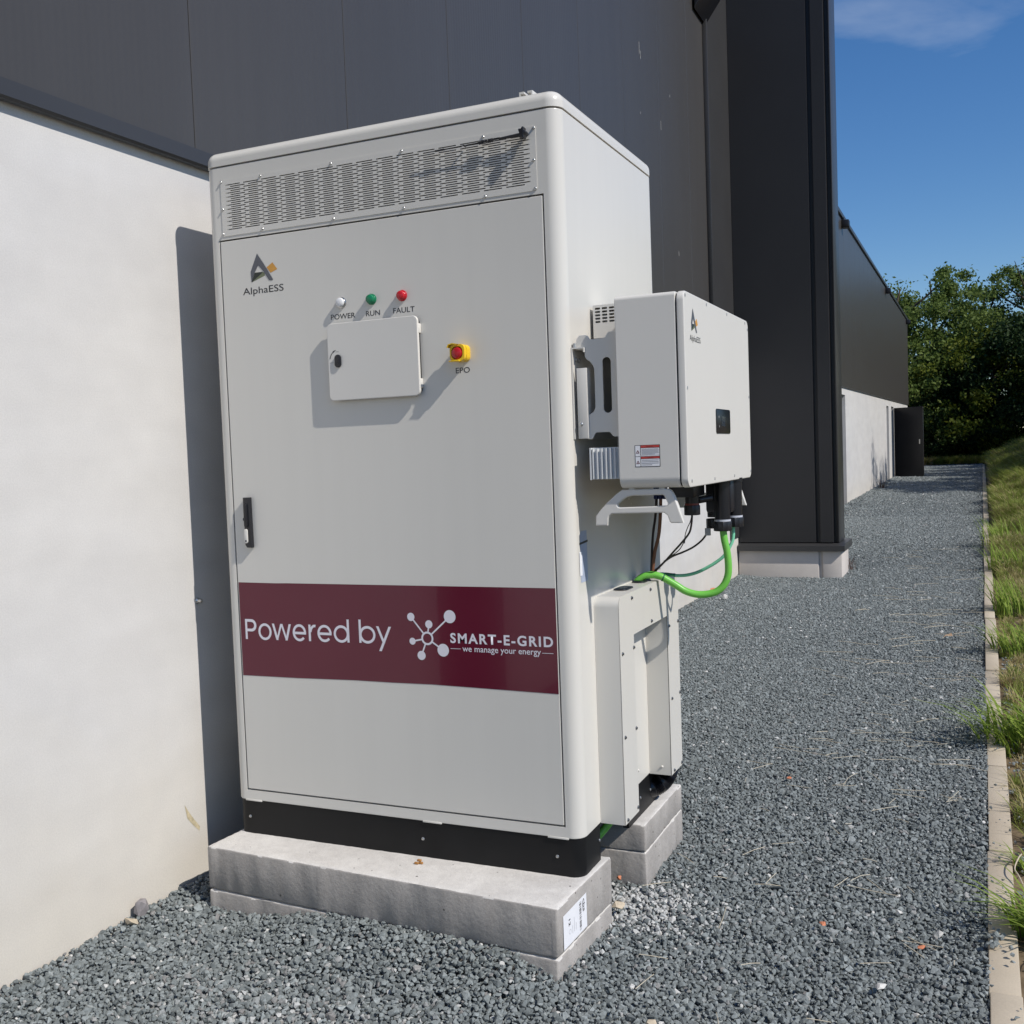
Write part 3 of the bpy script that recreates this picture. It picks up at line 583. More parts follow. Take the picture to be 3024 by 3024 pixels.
# cable cover low on the right side (an upside-down U)
XD = 1.277
ol = rrect(.1535, .7955, .302, .975, (.03, .03, 0, 0), 8)
notch = [(.29, .302), (.29, .845), (.6565, .845), (.6565, .302)]
def uloop(i):  # outline of the cover front, stepped in by i
    a = rrect(.1535 + i, .7955 - i, .302, .975 - i, (.03, .03, .0, .0), 8)
    # a runs: right-top arc, left-top arc, left-bottom, right-bottom
    return a[:-2] + [(.1535 + i, .302), (.2875, .302), (.2875, .845), (.6565, .845), (.6565, .302), (.7955 - i, .302)]
b = bmesh.new(); prism(b, uloop(0), 'x', 1.2003, XD - .0025); CC = part('cable_cover', b, WHITE, CAB, angle=40)
me = shape2d([uloop(.0005)], 'x', XD - .0015, .0015); part('cover_plate', me, WHITE, CC, smooth=False)
part('plate_gap', pr(uloop(.003), 'x', XD - .0027, XD - .0012), DARKGAP, CC, smooth=False)
for y, z in ((.173, .807), (.174, .559), (.281, .807), (.281, .56), (.175, .312), (.275, .318), (.275, .958), (.469, .958), (.66, .958), (.473, .857), (.673, .808), (.684, .559), (.688, .312), (.783, .808), (.783, .559), (.783, .312)):
    screw((XD + .0002, y, z), (1, 0, 0), CC, .0056, DSTEEL)
for yc in (.345, .53, .655):
    b = bmesh.new(); prism(b, rrect(1.2075, 1.2525, yc - .045, yc + .045, .02), 'z', .975, .979, bev=.0015); G = part('cable_grommet', b, PLASTIC, CC)
    b = bmesh.new(); prism(b, rrect(1.2155, 1.2445, yc - .034, yc + .034, .013), 'z', .979, .9805); part('grommet_plug', b, PLASTIC_G, G)
screw((1.2, .53, .35), (1, 0, 0), CC, .004, WHITE2); screw((1.245, .6562, .33), (0, -1, 0), CC, .004, WHITE2)
# rating plate and paper tag on the right side
part('rating_plate', flat([[(.056, 1.166), (.066, 1.176), (.112, 1.176), (.112, 1.03), (.056, 1.03)]], 'x', W, .0006), mat('silver_rating_plate', (.4, .45, .56), .4, metal=0, var=.08, vscale=50), CAB, smooth=False)
part('rating_print', flat([[(.05, 1.138), (.118, 1.142), (.118, 1.148), (.05, 1.144)]], 'x', W, .001), INK, CAB, smooth=False)
part('paper_tag', flat([[(.046, 1.118), (.066, 1.118), (.066, 1.05), (.046, 1.05)]], 'x', W + .0004, .0012), PAPER, CAB, smooth=False)
# wall-side mounting plate for the inverter (folded sheet, screwed to the cabinet side)
b = bmesh.new(); box(b, W + .0005, W + .004, .035, .8, 1.437, 1.692); box(b, W + .004, W + .038, .036, .8, 1.688, 1.6915); box(b, W + .0355, W + .0385, .036, .8, 1.678, 1.688)
MP = part('mounting_plate', b, WHITE2, CAB, smooth=False)
b = bmesh.new(); box(b, 1.214, 1.2435, .037, .0395, 1.438, 1.634, bev=.0008); box(b, 1.2405, 1.2435, .0395, .07, 1.438, 1.634); part('plate_flange', b, WHITE2, MP)
screw((1.223, .037, 1.478), (0, -1, 0), MP, .006); screw((1.2045, .06, 1.66), (1, 0, 0), MP, .007); screw((1.2045, .085, 1.66), (1, 0, 0), MP, .007)
b = bmesh.new(); cyl(b, (1.208, .045, 1.69), (1.208, .045, 1.704), .0055); part('screw', b, GALV, MP)

# black rod with a coil spring lying across the grille
ROD = thing('spring_rod', 'thin black rod with coil spring and lobed knob lying across the vent grille', 'rod', (.94, -.012, 2.27))
yr = -.017
P = lambda x: Vector((x, yr, 2.2745 + (x - .788) * .018))
b = bmesh.new(); tube(b, [P(.788), P(.87), P(.96), P(1.04)], .0014, 8); part('rod', b, PLASTIC, ROD)
b = bmesh.new(); tube(b, [P(1.028), P(1.06), P(1.095)], lambda t: .0032 + .0022 * t, 10); part('grip', b, PLASTIC, ROD)
b = bmesh.new(); tube(b, [P(.826), P(.856)], .0028, 8); part('sleeve', b, PLASTIC, ROD)
b = bmesh.new()
hel = [P(.964 + .037 * i / 96) + Vector((0, .0048 * math.cos(i * 2 * math.pi / 12), .0048 * math.sin(i * 2 * math.pi / 12))) for i in range(97)]; tube(b, hel, .0013, 6); part('coil_spring', b, PLASTIC, ROD)
b = bmesh.new(); cyl(b, tuple(P(1.003)), tuple(P(1.008)), .0055, n=10); cyl(b, (P(.918).x, yr + .012, P(.918).z), (P(.918).x, yr - .003, P(.918).z), .002, n=8); part('clip', b, PLASTIC, ROD)
b = bmesh.new(); kn = [(1.103 + (.0125 + .0028 * math.cos(5 * a)) * math.cos(a) * .8, 2.281 + (.0145 + .0028 * math.cos(5 * a)) * math.sin(a)) for a in [2 * math.pi * i / 40 for i in range(40)]]
prism(b, kn, 'y', -.034, -.012, bev=.003); part('knob', b, PLASTIC, ROD)
b = bmesh.new(); cyl(b, (1.103, -.013, 2.281), (1.103, -.001, 2.281), .006); part('knob_stud', b, PLASTIC, ROD)

# ------------------------------------------------------------------ inverter hung on the cabinet side
INV = thing('inverter', 'light grey wall inverter with small black display hung on the cabinet side', 'inverter', (1.43, .43, 1.2))
IY0, IY1, IZ0, IZ1 = .015, .85, 1.296, 1.818
part('housing', pr(rrect(IY0, IY1, IZ0, IZ1, (.03, .012, .03, .03), 8), 'x', 1.337, 1.506, bev=.003), WHITE2, INV, wn=True)
part('cover_seal', pr(rrect(IY0 + .004, IY1 - .004, IZ0 + .004, IZ1 - .004, .02), 'x', 1.505, 1.5105), DARKGAP, INV)
FC = part('front_cover', pr(rrect(IY0 - .001, IY1 + .001, IZ0 - .001, IZ1 + .001, .026, 8), 'x', 1.5095, 1.53, bev=.004), WHITE2, INV, wn=True)
for y, z in ((.03, 1.806), (.267, 1.808), (.53, 1.808), (.8, 1.808), (.838, 1.79), (.03, 1.561), (.836, 1.565), (.838, 1.317), (.05, 1.312), (.316, 1.309), (.584, 1.309)):
    b = bmesh.new(); lathe(b, (1.5296, y, z), (1, 0, 0), [(0, .005), (.001, .005), (.0012, .003)], 10); part('screw', b, GALV, FC)
logo(FC, 'x', 1.53, lambda u, v: (.118 + (u - .19) * .72, 1.7185 + (v - 1.976) * .72))
part('lettering', text('AlphaESS', .068, .186, 1.6905, .0165, 'x', 1.53, .002), INK, FC, smooth=False)
DP = part('display_panel', pr(rrect(.347, .532, 1.441, 1.514, .008), 'x', 1.5302, 1.5325, bev=.001), PLASTIC_G, INV)
part('screen', pr(rrect(.408, .459, 1.463, 1.492, .002), 'x', 1.5325, 1.5332), SCREEN, DP)
part('screen_rim', flat([[(.452, 1.4625), (.459, 1.4625), (.459, 1.4915), (.4565, 1.4915)]], 'x', 1.5332, .0004), mat('screen_edge_print', (.2, .24, .28), .3, var=.1, vscale=50), DP, smooth=False)
part('button', flat([q for q in ring_polys(0, 0, .0065, .0095)], 'x', 1.5325, .0005), PAPER, DP, smooth=False)
o = DP.children[-1]
o.location = o.location + Vector((0, .493, 1.4785))
part('led_mark', flat([disc(.377, 1.49, .003, .0035), disc(.381, 1.462, .002, .003)], 'x', 1.5325, .0005), GREYTAG, DP, smooth=False)
# warning sticker on the near side
def P2(u, v): return (1.3835 + u * .0705, 1.4135 - v * .0595)     # unit square of the sticker
def q4(u0, u1, v0, v1): return [P2(u0, v0), P2(u1, v0), P2(u1, v1), P2(u0, v1)]
WS = part('warning_sticker', flat([q4(0, 1, 0, 1)], 'y', IY0, .0004), INK, INV, smooth=False)
part('sticker_paper', flat([q4(.02, .215, .025, .5), q4(.24, .975, .145, .465), q4(.02, .975, .478, .51), q4(.02, .215, .535, .97), q4(.24, .975, .64, .97)], 'y', IY0, .0007), PAPER, WS, smooth=False)
part('sticker_header', flat([q4(.24, .975, .02, .12), q4(.24, .975, .535, .62)], 'y', IY0, .0007), REDINK, WS, smooth=False)
tri = []
for v in (.3, .78): tri += [bar2(P2(.065, v + .06), P2(.12, v - .06), .0016), bar2(P2(.12, v - .06), P2(.175, v + .06), .0016), bar2(P2(.055, v + .06), P2(.185, v + .06), .0016)]
part('hazard_triangle', flat(tri, 'y', IY0, .001), mat('maroon_print', (.16, .03, .035), .5, var=.05, vscale=90), WS, smooth=False)
ln = []
for i, e in enumerate((.94, .96, .95, .95, .97, .8)): ln.append(q4(.27, e, .18 + i * .047, .196 + i * .047))
for i, (a, e) in enumerate(((.27, .94), (.27, .94), (.27, .95), (.27, .68))): ln.append(q4(a, e, .685 + i * .07, .705 + i * .07))
part('small_print', flat(ln, 'y', IY0, .001), GREYINK, WS, smooth=False)
part('header_print', flat([q4(.46, .72, .06, .08), q4(.5, .74, .57, .59)], 'y', IY0, .001), mat('dark_red_print', (.22, .012, .012), .5, var=.05, vscale=90), WS, smooth=False)
# bracket arms (pressed sheet) on both sides
arm = [(1.212, 1.7), (1.214, 1.715), (1.222, 1.7245), (1.241, 1.7255), (1.247, 1.72), (1.252, 1.7125), (1.258, 1.711), (1.292, 1.712), (1.299, 1.7155), (1.304, 1.7245), (1.309, 1.7285), (1.336, 1.7285), (1.336, 1.441), (1.316, 1.441), (1.311, 1.444), (1.306, 1.452), (1.302, 1.4545), (1.264, 1.4545), (1.259, 1.451), (1.254, 1.441), (1.25, 1.4365), (1.24, 1.4365), (1.24, 1.5), (1.258, 1.511), (1.264, 1.523), (1.264, 1.627), (1.2605, 1.64), (1.252, 1.652), (1.242, 1.6585), (1.2375, 1.667), (1.2365, 1.692), (1.23, 1.6925), (1.23, 1.686), (1.212, 1.686)]
slot = [(x, z) for x, z in rrect(1.2865, 1.3125, 1.506, 1.661, .0128)]
for y in (.0485, .785):
    part('bracket_arm', shape2d([arm, slot], 'y', y + .003, .004, .0008), WHITE2, INV, angle=50)
# rear: finned heat sink and fan outlet with slotted grille
HS = part('heat_sink', bx(1.26, 1.3365, .2405, .72, 1.33, 1.73), GALV, INV, smooth=False)
fb = bmesh.new(); box(fb, 1.252, 1.3372, .032, .036, 1.324, 1.409)
for i in range(7): box(fb, 1.258 + .0128 * i, 1.2608 + .0128 * i, .022, .032, 1.324, 1.409)
box(fb, 1.25, 1.2545, .022, .24, 1.322, 1.411); box(fb, 1.2545, 1.337, .036, .24, 1.4065, 1.411); box(fb, 1.2545, 1.337, .036, .24, 1.323, 1.3275)
part('cooling_fins', fb, mat('fin_grey', (.64, .65, .65), .4, var=.05, vscale=30), INV, smooth=False)
hl = []
for r in range(5):
    for c in range(5):
        x0 = 1.2165 + .0215 * c; z0 = 1.8195 - .0096 * r; hl.append(rrect(x0, x0 + .0165, z0 - .006, z0, .0025, 3))
part('fan_outlet', shape2d([[(1.2105, 1.731), (1.34, 1.731), (1.34, 1.827), (1.2105, 1.827)]] + hl, 'y', .2025, .002), WHITE2, INV, smooth=False)
b = bmesh.new(); box(b, 1.2105, 1.2125, .2035, .33, 1.731, 1.827); box(b, 1.2125, 1.34, .2035, .33, 1.825, 1.827); box(b, 1.2125, 1.34, .328, .33, 1.731, 1.825); part('fan_housing', b, WHITE2, INV, smooth=False)
# carrying feet under each end
foot = [(1.2595, 1.197), (1.288, 1.197), (1.291, 1.214), (1.296, 1.2245), (1.305, 1.2295), (1.4545, 1.231), (1.4655, 1.2225), (1.472, 1.2045), (1.4745, 1.2025), (1.503, 1.2025), (1.4905, 1.245), (1.481, 1.272), (1.474, 1.285), (1.466, 1.29), (1.3375, 1.2895), (1.3215, 1.279), (1.293, 1.255), (1.273, 1.2345), (1.2605, 1.22)]
fh = [(1.3225, 1.2425), (1.318, 1.249), (1.321, 1.256), (1.339, 1.27), (1.352, 1.2765), (1.368, 1.2785), (1.4525, 1.2795), (1.458, 1.276), (1.4675, 1.255), (1.467, 1.247), (1.461, 1.244), (1.33, 1.241)]
for y in (.05, .875):
    F = part('carrying_foot', shape2d([foot, fh], 'y', y, .012, .003), WHITE2, INV, angle=50)
    b = bmesh.new(); box(b, 1.355, 1.37, y - .008, y + .004, 1.286, 1.298); box(b, 1.44, 1.455, y - .008, y + .004, 1.286, 1.298); part('foot_lug', b, WHITE2, F, smooth=False)
# glands and connectors underneath
def gland(x, y, z0, z1, r, ring=None, nm='cable_gland'):
    b = bmesh.new(); lathe(b, (x, y, z0), (0, 0, -1), [(0, r * 1.1), (.012, r * 1.1), (.014, r), (z0 - z1 - .036, r * .97)], 24); g = part(nm, b, PLASTIC_G if ring else PLASTIC, INV)
    b = bmesh.new(); pol = [(x + r * (1.13 if i % 2 else 1.04) * math.cos(i * math.pi / 12), y + r * (1.13 if i % 2 else 1.04) * math.sin(i * math.pi / 12)) for i in range(24)]
    prism(b, pol, 'z', z1, z1 + .031, bev=.002); part('gland_nut', b, PLASTIC, g)
    if ring:
        b = bmesh.new(); lathe(b, (x, y, z1 + .037), (0, 0, -1), [(0, r * 1.02), (.006, r * 1.02)], 24); part('gland_ring', b, ring, g)
RINGG = mat('pale_seal_ring', (.5, .52, .58), .4, var=.05, vscale=40)
gland(1.4845, .6, 1.3, 1.133, .0255, RINGG); gland(1.5065, .672, 1.3, 1.141, .0265, RINGG); gland(1.455, .632, 1.3, 1.14, .027)
gland(1.416, .486, 1.3, 1.192, .022, mat('red_seal_ring', (.16, .03, .02), .5, var=.1, vscale=40))
part('connector_block', bx(1.36, 1.44, .42, .56, 1.25, 1.3, bev=.006), PLASTIC, INV)
part('connector_block', bx(1.43, 1.515, .6, .71, 1.19, 1.3, bev=.01), PLASTIC, INV)
cb = bmesh.new(); cyl(cb, (1.425, .53, 1.236), (1.455, .57, 1.24), .011, n=14); part('breather_plug', cb, PLASTIC, INV)
b = bmesh.new()
for i in range(3): cyl(b, (1.262 + i * .018, .62 - i * .01, 1.298), (1.262 + i * .018, .62 - i * .01, 1.238), .0085, n=12)
part('blue_connector', b, BLUE, INV)

# ------------------------------------------------------------------ cables
def cable(name, pts, r, mt, label, n=12, wob=0):
    P_ = spline(pts, 8)
    b = bmesh.new(); tube(b, P_, r, n); o = link(name, b, mt, label=label, cat='cable', group='cables below the inverter', angle=80); return o
cable('power_cable', [(1.214, .528, .95), (1.214, .529, .972), (1.234, .535, .99), (1.261, .542, .996), (1.287, .548, .991), (1.309, .554, .979), (1.338, .561, .96), (1.364, .568, .942), (1.396, .576, .931), (1.428, .584, .93), (1.46, .592, .938), (1.483, .598, .958), (1.496, .602, .988), (1.499, .602, 1.022), (1.496, .601, 1.066), (1.489, .6, 1.103), (1.4845, .6, 1.145)], .0115, GREEN, 'thick bright green cable looping from the big gland into the cover', 16)
cable('data_cable', [(1.225, .655, .96), (1.234, .652, .98), (1.26, .648, .986), (1.285, .645, .9855), (1.314, .642, .982), (1.35, .64, .984), (1.385, .64, .993), (1.417, .642, 1.008), (1.449, .646, 1.027), (1.477, .65, 1.05), (1.495, .657, 1.081), (1.503, .662, 1.104), (1.5045, .668, 1.15)], .0054, TEAL, 'thinner mint green cable behind the thick green one')
b = bmesh.new(); sp = spline([(1.27, .647, .9857), (1.285, .645, .9855), (1.314, .642, .982)], 6); tube(b, sp, .0057, 12)
sl2 = link('cable_sleeve', b, mat('dark_green_sleeve', (.02, .16, .085), .5, var=.08, vscale=30), angle=80); sl2.parent = [o for o in COL.objects if o.name == 'data_cable'][0]
b = bmesh.new(); sp = spline([(1.2955, .5503, .987), (1.2995, .5515, .985)], 4); tube(b, sp, .0125, 16); o = link('cable_tie', b, mat('dark_green_tie', (.01, .12, .03), .5, var=.08, vscale=30)); o.parent = [q for q in COL.objects if q.name == 'power_cable'][0]
cable('black_cable', [(1.236, .66, .965), (1.239, .645, .993), (1.268, .618, 1.014), (1.297, .591, 1.038), (1.336, .557, 1.073), (1.373, .524, 1.106), (1.401, .499, 1.135), (1.411, .49, 1.162), (1.416, .486, 1.2)], .0032, RUBBER, 'black cable rising steeply from the cover to the red ringed gland')
cable('black_cable', [(1.24, .665, .965), (1.242, .655, .993), (1.274, .646, 1.025), (1.306, .638, 1.046), (1.344, .628, 1.061), (1.382, .618, 1.079), (1.413, .61, 1.102), (1.432, .605, 1.126), (1.44, .603, 1.146)], .0032, RUBBER, 'black cable with a grey paper tag near its upper end')
o = COL.objects['black_cable.001']; tg = link('cable_tag', bx(1.4265, 1.4435, .598, .609, 1.118, 1.142, bev=.001), GREYTAG); tg.parent = o
cable('thin_cable', [(1.287, .6, 1.034), (1.326, .566, 1.057), (1.359, .537, 1.08), (1.382, .518, 1.111), (1.403, .499, 1.14), (1.412, .489, 1.165), (1.417, .487, 1.2)], .0016, RUBBER, 'thinnest dark wire hanging loose beside the steep black cable', 8)
cable('thin_cable', [(1.38, .519, 1.1), (1.384, .515, 1.128), (1.395, .505, 1.152), (1.407, .495, 1.172), (1.415, .488, 1.2)], .0014, RUBBER, 'short thin wire bowing off near the red ringed gland', 8)
cable('black_cable', [(1.232, .64, .965), (1.235, .63, .997), (1.239, .63, 1.062), (1.245, .63, 1.125), (1.255, .628, 1.181), (1.263, .62, 1.245)], .0042, RUBBER, 'black cable running up against the cabinet side')
cable('brown_cable', [(1.236, .65, .965), (1.239, .632, .997), (1.249, .63, 1.062), (1.264, .63, 1.118), (1.274, .62, 1.181), (1.28, .61, 1.245)], .0056, BROWN, 'reddish brown cable beside the upright black one')
cable('power_cable', [(1.235, .27, .5), (1.226, .262, .33), (1.195, .262, .275), (1.165, .24, .235), (1.14, .2, .212), (1.12, .16, .205)], .0125, GREEN, 'green cable in shade below the foot of the cable cover', 14)

P_ = spline([(1.2385, .742, .312), (1.238, .744, .292), (1.229, .738, .268), (1.208, .722, .247), (1.176, .702, .236), (1.13, .68, .232)], 16)
b = bmesh.new(); tube(b, P_, lambda t: .0355 + .0018 * math.sin(t * 2 * math.pi * 42), 18)
link('conduit', b, PLASTIC_G, label='thick black ribbed conduit bending from the rear foot of the cable cover under the cabinet', cat='conduit', angle=60)
# ------------------------------------------------------------------ concrete blocks under the cabinet
def block(name, cx, cy, yaw, lx, ly, z0, z1, label):
    b = bx(-lx / 2, lx / 2, -ly / 2, ly / 2, 0, z1 - z0)
    bmesh.ops.subdivide_edges(b, edges=[e for e in b.edges if abs(e.verts[0].co.x - e.verts[1].co.x) > .5], cuts=70, use_grid_fill=True)
    bmesh.ops.subdivide_edges(b, edges=[e for e in b.edges if abs(e.verts[0].co.y - e.verts[1].co.y) > .2], cuts=24, use_grid_fill=True)
    b.edges.ensure_lookup_table()
    bmesh.ops.bevel(b, geom=[e for e in b.edges if len(e.link_faces) == 2 and e.calc_face_angle() > 1], offset=.006, segments=2, affect='EDGES', profile=.5)
    H = z1 - z0; rb_ = random.Random(int(z1 * 1e4) + int(cy * 100))
    for v in b.verts:
        k = sum((abs(abs(v.co.x) - lx / 2) < .0065, abs(abs(v.co.y) - ly / 2) < .0065, abs(v.co.z) < .0065 or abs(v.co.z - H) < .0065))
        if k >= 2:
            q = rb_.random() ** 6 * .0026 + .0006 * rb_.random(); v.co.x -= math.copysign(q, v.co.x) * (abs(abs(v.co.x) - lx / 2) < .0065); v.co.y -= math.copysign(q, v.co.y) * (abs(abs(v.co.y) - ly / 2) < .0065); v.co.z -= math.copysign(q, v.co.z - H / 2)
    for v in b.verts: v.co += Vector((random.uniform(-1, 1), random.uniform(-1, 1), random.uniform(-1, 1))) * .0006
    o = link(name, b, BLOCK, label=label, cat='concrete block', group='concrete blocks under the cabinet', angle=60)
    o.data.materials.append(BLOCKTOP)
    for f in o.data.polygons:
        if f.normal.z > .6: f.material_index = 1  # upward faces take the paler block material
    o.location = (cx, cy, z0); o.rotation_euler = (0, 0, yaw); return o
yaw = math.atan2(-.207 + .141, 1.198 + .03)
cx, cy = (-.03 + 1.198) / 2 + .196 * math.sin(-yaw) * 1, (-.141 - .207) / 2 + .196
B1 = block('concrete_block', .594, .0225, yaw, 1.23, .392, .052, .19, 'upper front concrete block carrying a white paper label on its end')
block('concrete_block', .5935, .0222, yaw, 1.228, .392, -.095, .0495, 'lower front concrete block half buried in the gravel')
block('concrete_block', .62, .695, 0, 1.235, .45, .1, .19, 'upper rear concrete block under the back of the cabinet')
block('concrete_block',   .6195, .695, 0, 1.236, .451, -.06, .098, 'lower rear concrete block standing in pale gravel')
# paper label on the block's right end (built in the block's own frame)
ux = .6152
def onblock(name, me, mt):
    o = link(name, me, mt, B1, smooth=False); return o
def Lq(y0, y1, z0, z1): return [(y0, z0), (y1, z0), (y1, z1), (y0, z1)]
yo = lambda y: y - .0225 + .0325     # world y -> block y (approx.)
zz = lambda z: z - .052
PL = onblock('paper_label', flat([[(yo(-.17), zz(.155)), (yo(-.17), zz(.061)), (yo(-.012), zz(.063)), (yo(-.012), zz(.16))]], 'x', ux, .0012), PAPER)
bars = []; z = .15
rr = random.Random(3)
while z > .07:
    h = rr.choice((.001, .0018, .0028)); bars.append(Lq(yo(-.063), yo(-.05), zz(z - h), zz(z))); z -= h + rr.choice((.0012, .002, .003))
o = link('barcode', flat(bars, 'x', ux, .0016), INK, PL, smooth=False)
o = link('lettering', text('cbs', yo(-.0375), yo(-.0375) + .036, zz(.151), .014, 'x', ux, .01, sheet=.0016, rot=1), INK, PL, smooth=False)
o = link('swoosh', flat([[(yo(-.043), zz(.15)), (yo(-.04), zz(.14)), (yo(-.0405), zz(.128)), (yo(-.0445), zz(.116)), (yo(-.0425), zz(.128)), (yo(-.0425), zz(.14))]], 'x', ux, .0016), INK, PL, smooth=False)
o = link('lettering', text('12', yo(-.136), yo(-.136) + .019, zz(.132), .012, 'x', ux, .02, sheet=.0016, rot=1), INK, PL, smooth=False)
o = link('small_print', flat(ring_polys(yo(-.128), zz(.096), .0062, .0068, 18) + [Lq(yo(-.112 + .012 * i), yo(-.1112 + .012 * i), zz(.085), zz(.085 + .045 * (.5 + .4 * (i % 2)))) for i in range(3)], 'x', ux, .0016), GREYINK, PL, smooth=False)
b = bmesh.new()
for p in ((.688, -.055, .1905), (.7, -.05, .1905), (.694, -.048, .197)): box(b, p[0] - .007, p[0] + .006, p[1] - .004, p[1] + .004, p[2], p[2] + .006, bev=.0015)
link('rust_flake', b, RUST, label='small rusty flake lying on the front block below the plinth', cat='rust flake')

# ------------------------------------------------------------------ kerb
KB = thing('kerb', 'narrow tan concrete edging between the gravel and the grass', 'kerb', (2.28, 0, 0))
y = -5.93; i = 0
while y < 41:
    ln_ = 1.0; z = gz(y + .5); zb = .016 + .006 * math.sin(i * 2.7)
    k0_, k1_ = gz(y), gz(y + ln_)
    b = bmesh.new(); dx = .003 * math.sin(i * 1.9); xo = (2.2465 if y < 9 else 2.2465)
    box(b, xo + dx, xo + .074 + dx, y + .003, y + ln_ - .003, -.2, zb, bev=.004, seg=2)
    for v in b.verts: v.co.z += gz(v.co.y)
    part('kerb_stone', b, KERB, KB); y += ln_; i += 1

# ------------------------------------------------------------------ instanced gravel (stuff)
PROTO = bpy.data.collections.new('stone_shapes')
def stone_proto(i, flatn=.65):
    b = bmesh.new(); r = random.Random(100 + i)
    for _ in range(13):
        v = Vector((r.gauss(0, 1), r.gauss(0, 1), r.gauss(0, 1))).normalized() * r.uniform(.75, 1.05); b.verts.new((v.x * r.uniform(.95, 1.15), v.y * .78, v.z * flatn))
    res = bmesh.ops.convex_hull(b, input=b.verts)
    bmesh.ops.delete(b, geom=[g for g in res['geom_interior'] if isinstance(g, bmesh.types.BMVert)], context='VERTS')
    bmesh.ops.recalc_face_normals(b, faces=b.faces)
    me = bpy.data.meshes.new('stone_shape'); b.to_mesh(me); b.free(); me.materials.append(GRAVEL)
    o = bpy.data.objects.new('stone_shape', me); PROTO.objects.link(o); return me
STONES = [stone_proto(i) for i in range(12)]
def scatter(name, pts, rot, scl, tone, idx, coll, mt, label=None, kind='stuff'):
    me = bpy.data.meshes.new(name); n = len(pts); me.vertices.add(n); me.vertices.foreach_set('co', np.asarray(pts, np.float32).ravel())
    def at(nm, ty, a, f):
        q = me.attributes.new(nm, ty, 'POINT'); q.data.foreach_set(f, np.asarray(a).ravel())
    at('rot', 'FLOAT_VECTOR', np.asarray(rot, np.float32), 'vector'); at('scl', 'FLOAT_VECTOR', np.asarray(scl, np.float32), 'vector')
    at('tone', 'FLOAT', np.asarray(tone, np.float32), 'value'); at('idx', 'INT', np.asarray(idx, np.int32), 'value')
    me.update(); me.materials.append(mt); o = bpy.data.objects.new(name, me); COL.objects.link(o)
    g = bpy.data.node_groups.new(name + '_nodes', 'GeometryNodeTree'); g.interface.new_socket('Geometry', in_out='INPUT', socket_type='NodeSocketGeometry'); g.interface.new_socket('Geometry', in_out='OUTPUT', socket_type='NodeSocketGeometry')
    N = g.nodes.new; l = g.links.new; gi = N('NodeGroupInput'); go = N('NodeGroupOutput'); ip = N('GeometryNodeInstanceOnPoints'); ci = N('GeometryNodeCollectionInfo')
    ci.inputs['Collection'].default_value = coll; ci.inputs['Separate Children'].default_value = True; ci.inputs['Reset Children'].default_value = True
    def na(nm, ty):
        q = N('GeometryNodeInputNamedAttribute'); q.data_type = ty; q.inputs['Name'].default_value = nm; return [s for s in q.outputs if s.enabled and s.name == 'Attribute'][0]
    l(gi.outputs[0], ip.inputs['Points']); l(ci.outputs[0], ip.inputs['Instance']); ip.inputs['Pick Instance'].default_value = True
    l(na('idx', 'INT'), ip.inputs['Instance Index'])
    er = N('FunctionNodeEulerToRotation'); l(na('rot', 'FLOAT_VECTOR'), er.inputs[0]); l(er.outputs[0], ip.inputs['Rotation']); l(na('scl', 'FLOAT_VECTOR'), ip.inputs['Scale'])
    l(ip.outputs[0], go.inputs[0]); md = o.modifiers.new('scatter', 'NODES'); md.node_group = g
    props(o, label, None, None, kind); return o
def gravel_points(x0, x1, y0, y1, pitch, jit=.5):
    nx, ny = int((x1 - x0) / pitch), int((y1 - y0) / pitch); gx, gy = np.meshgrid(np.arange(nx), np.arange(ny))
    x = x0 + (gx + .5 + RNG.uniform(-jit, jit, gx.shape)) * pitch; y = y0 + (gy + .5 + RNG.uniform(-jit, jit, gx.shape)) * pitch
    return x.ravel(), y.ravel()
X, Y, Zr = [], [], []
for (y0, y1, pitch, layers) in ((-1.6, 4.2, .0115, 2), (4.2, 9.5, .0155, 1), (9.5, 16, .024, 1), (16, 42, .042, 1)):
    for lay in range(layers):
        x, y = gravel_points(-.195, 2.249, y0, y1, pitch * (1 if lay == 0 else 1.25)); X.append(x); Y.append(y); Zr.append(np.full(len(x), -.014 + lay * .0085))
X, Y, Z = map(np.concatenate, (X, Y, Zr))
# keep what the camera can see with a margin; drop stones buried inside the blocks
keep = ~((X > .03) & (X < 1.14) & (Y > -.1) & (Y < .15)) & ~((X > .05) & (X < 1.18) & (Y > .53) & (Y < .86))
dxc, dyc = X - 2.24465, Y + 2.72976; fw = -.4093 * dxc + .9108 * dyc; rt = .9123 * dxc + .4078 * dyc
keep &= (np.abs(rt) < fw * .53 + .35)
X, Y, Z = X[keep], Y[keep], Z[keep]; n = len(X)
mound = .018 * np.exp(-((X + .2) / .14) ** 2) + .02 * np.exp(-((X - 2.26) / .1) ** 2) + .012 * np.sin(2.3 * X + .6) * np.sin(1.9 * Y + .4) * .5
Z = Z + np.interp(Y, [-50, 8, 12, 18.6, 29, 40, 60], [0, 0, .07, .22, .32, .4, .5]) + mound + .066 * np.exp(-((Y + .2) / .15) ** 2) / (1 + np.exp(-(X - .3) / .07)) / (1 + np.exp((X - 1.12) / .035)) + RNG.normal(0, .0022, n) - .004
size = .0089 * np.exp(RNG.normal(0, .28, n)); size *= np.interp(Y, [4, 9.5, 12, 16, 30], [1, 1.12, 1.5, 1.7, 2.6])
scl = np.stack([size, size, size], 1); rot = np.stack([RNG.normal(0, .45, n), RNG.normal(0, .45, n), RNG.uniform(0, 6.28, n)], 1)
tone = RNG.beta(1.6, 2.0, n) * .78; pale = RNG.random(n); tone[pale < .045] = RNG.uniform(.82, .95, (pale < .045).sum()); tone[pale < .006] = 1.0
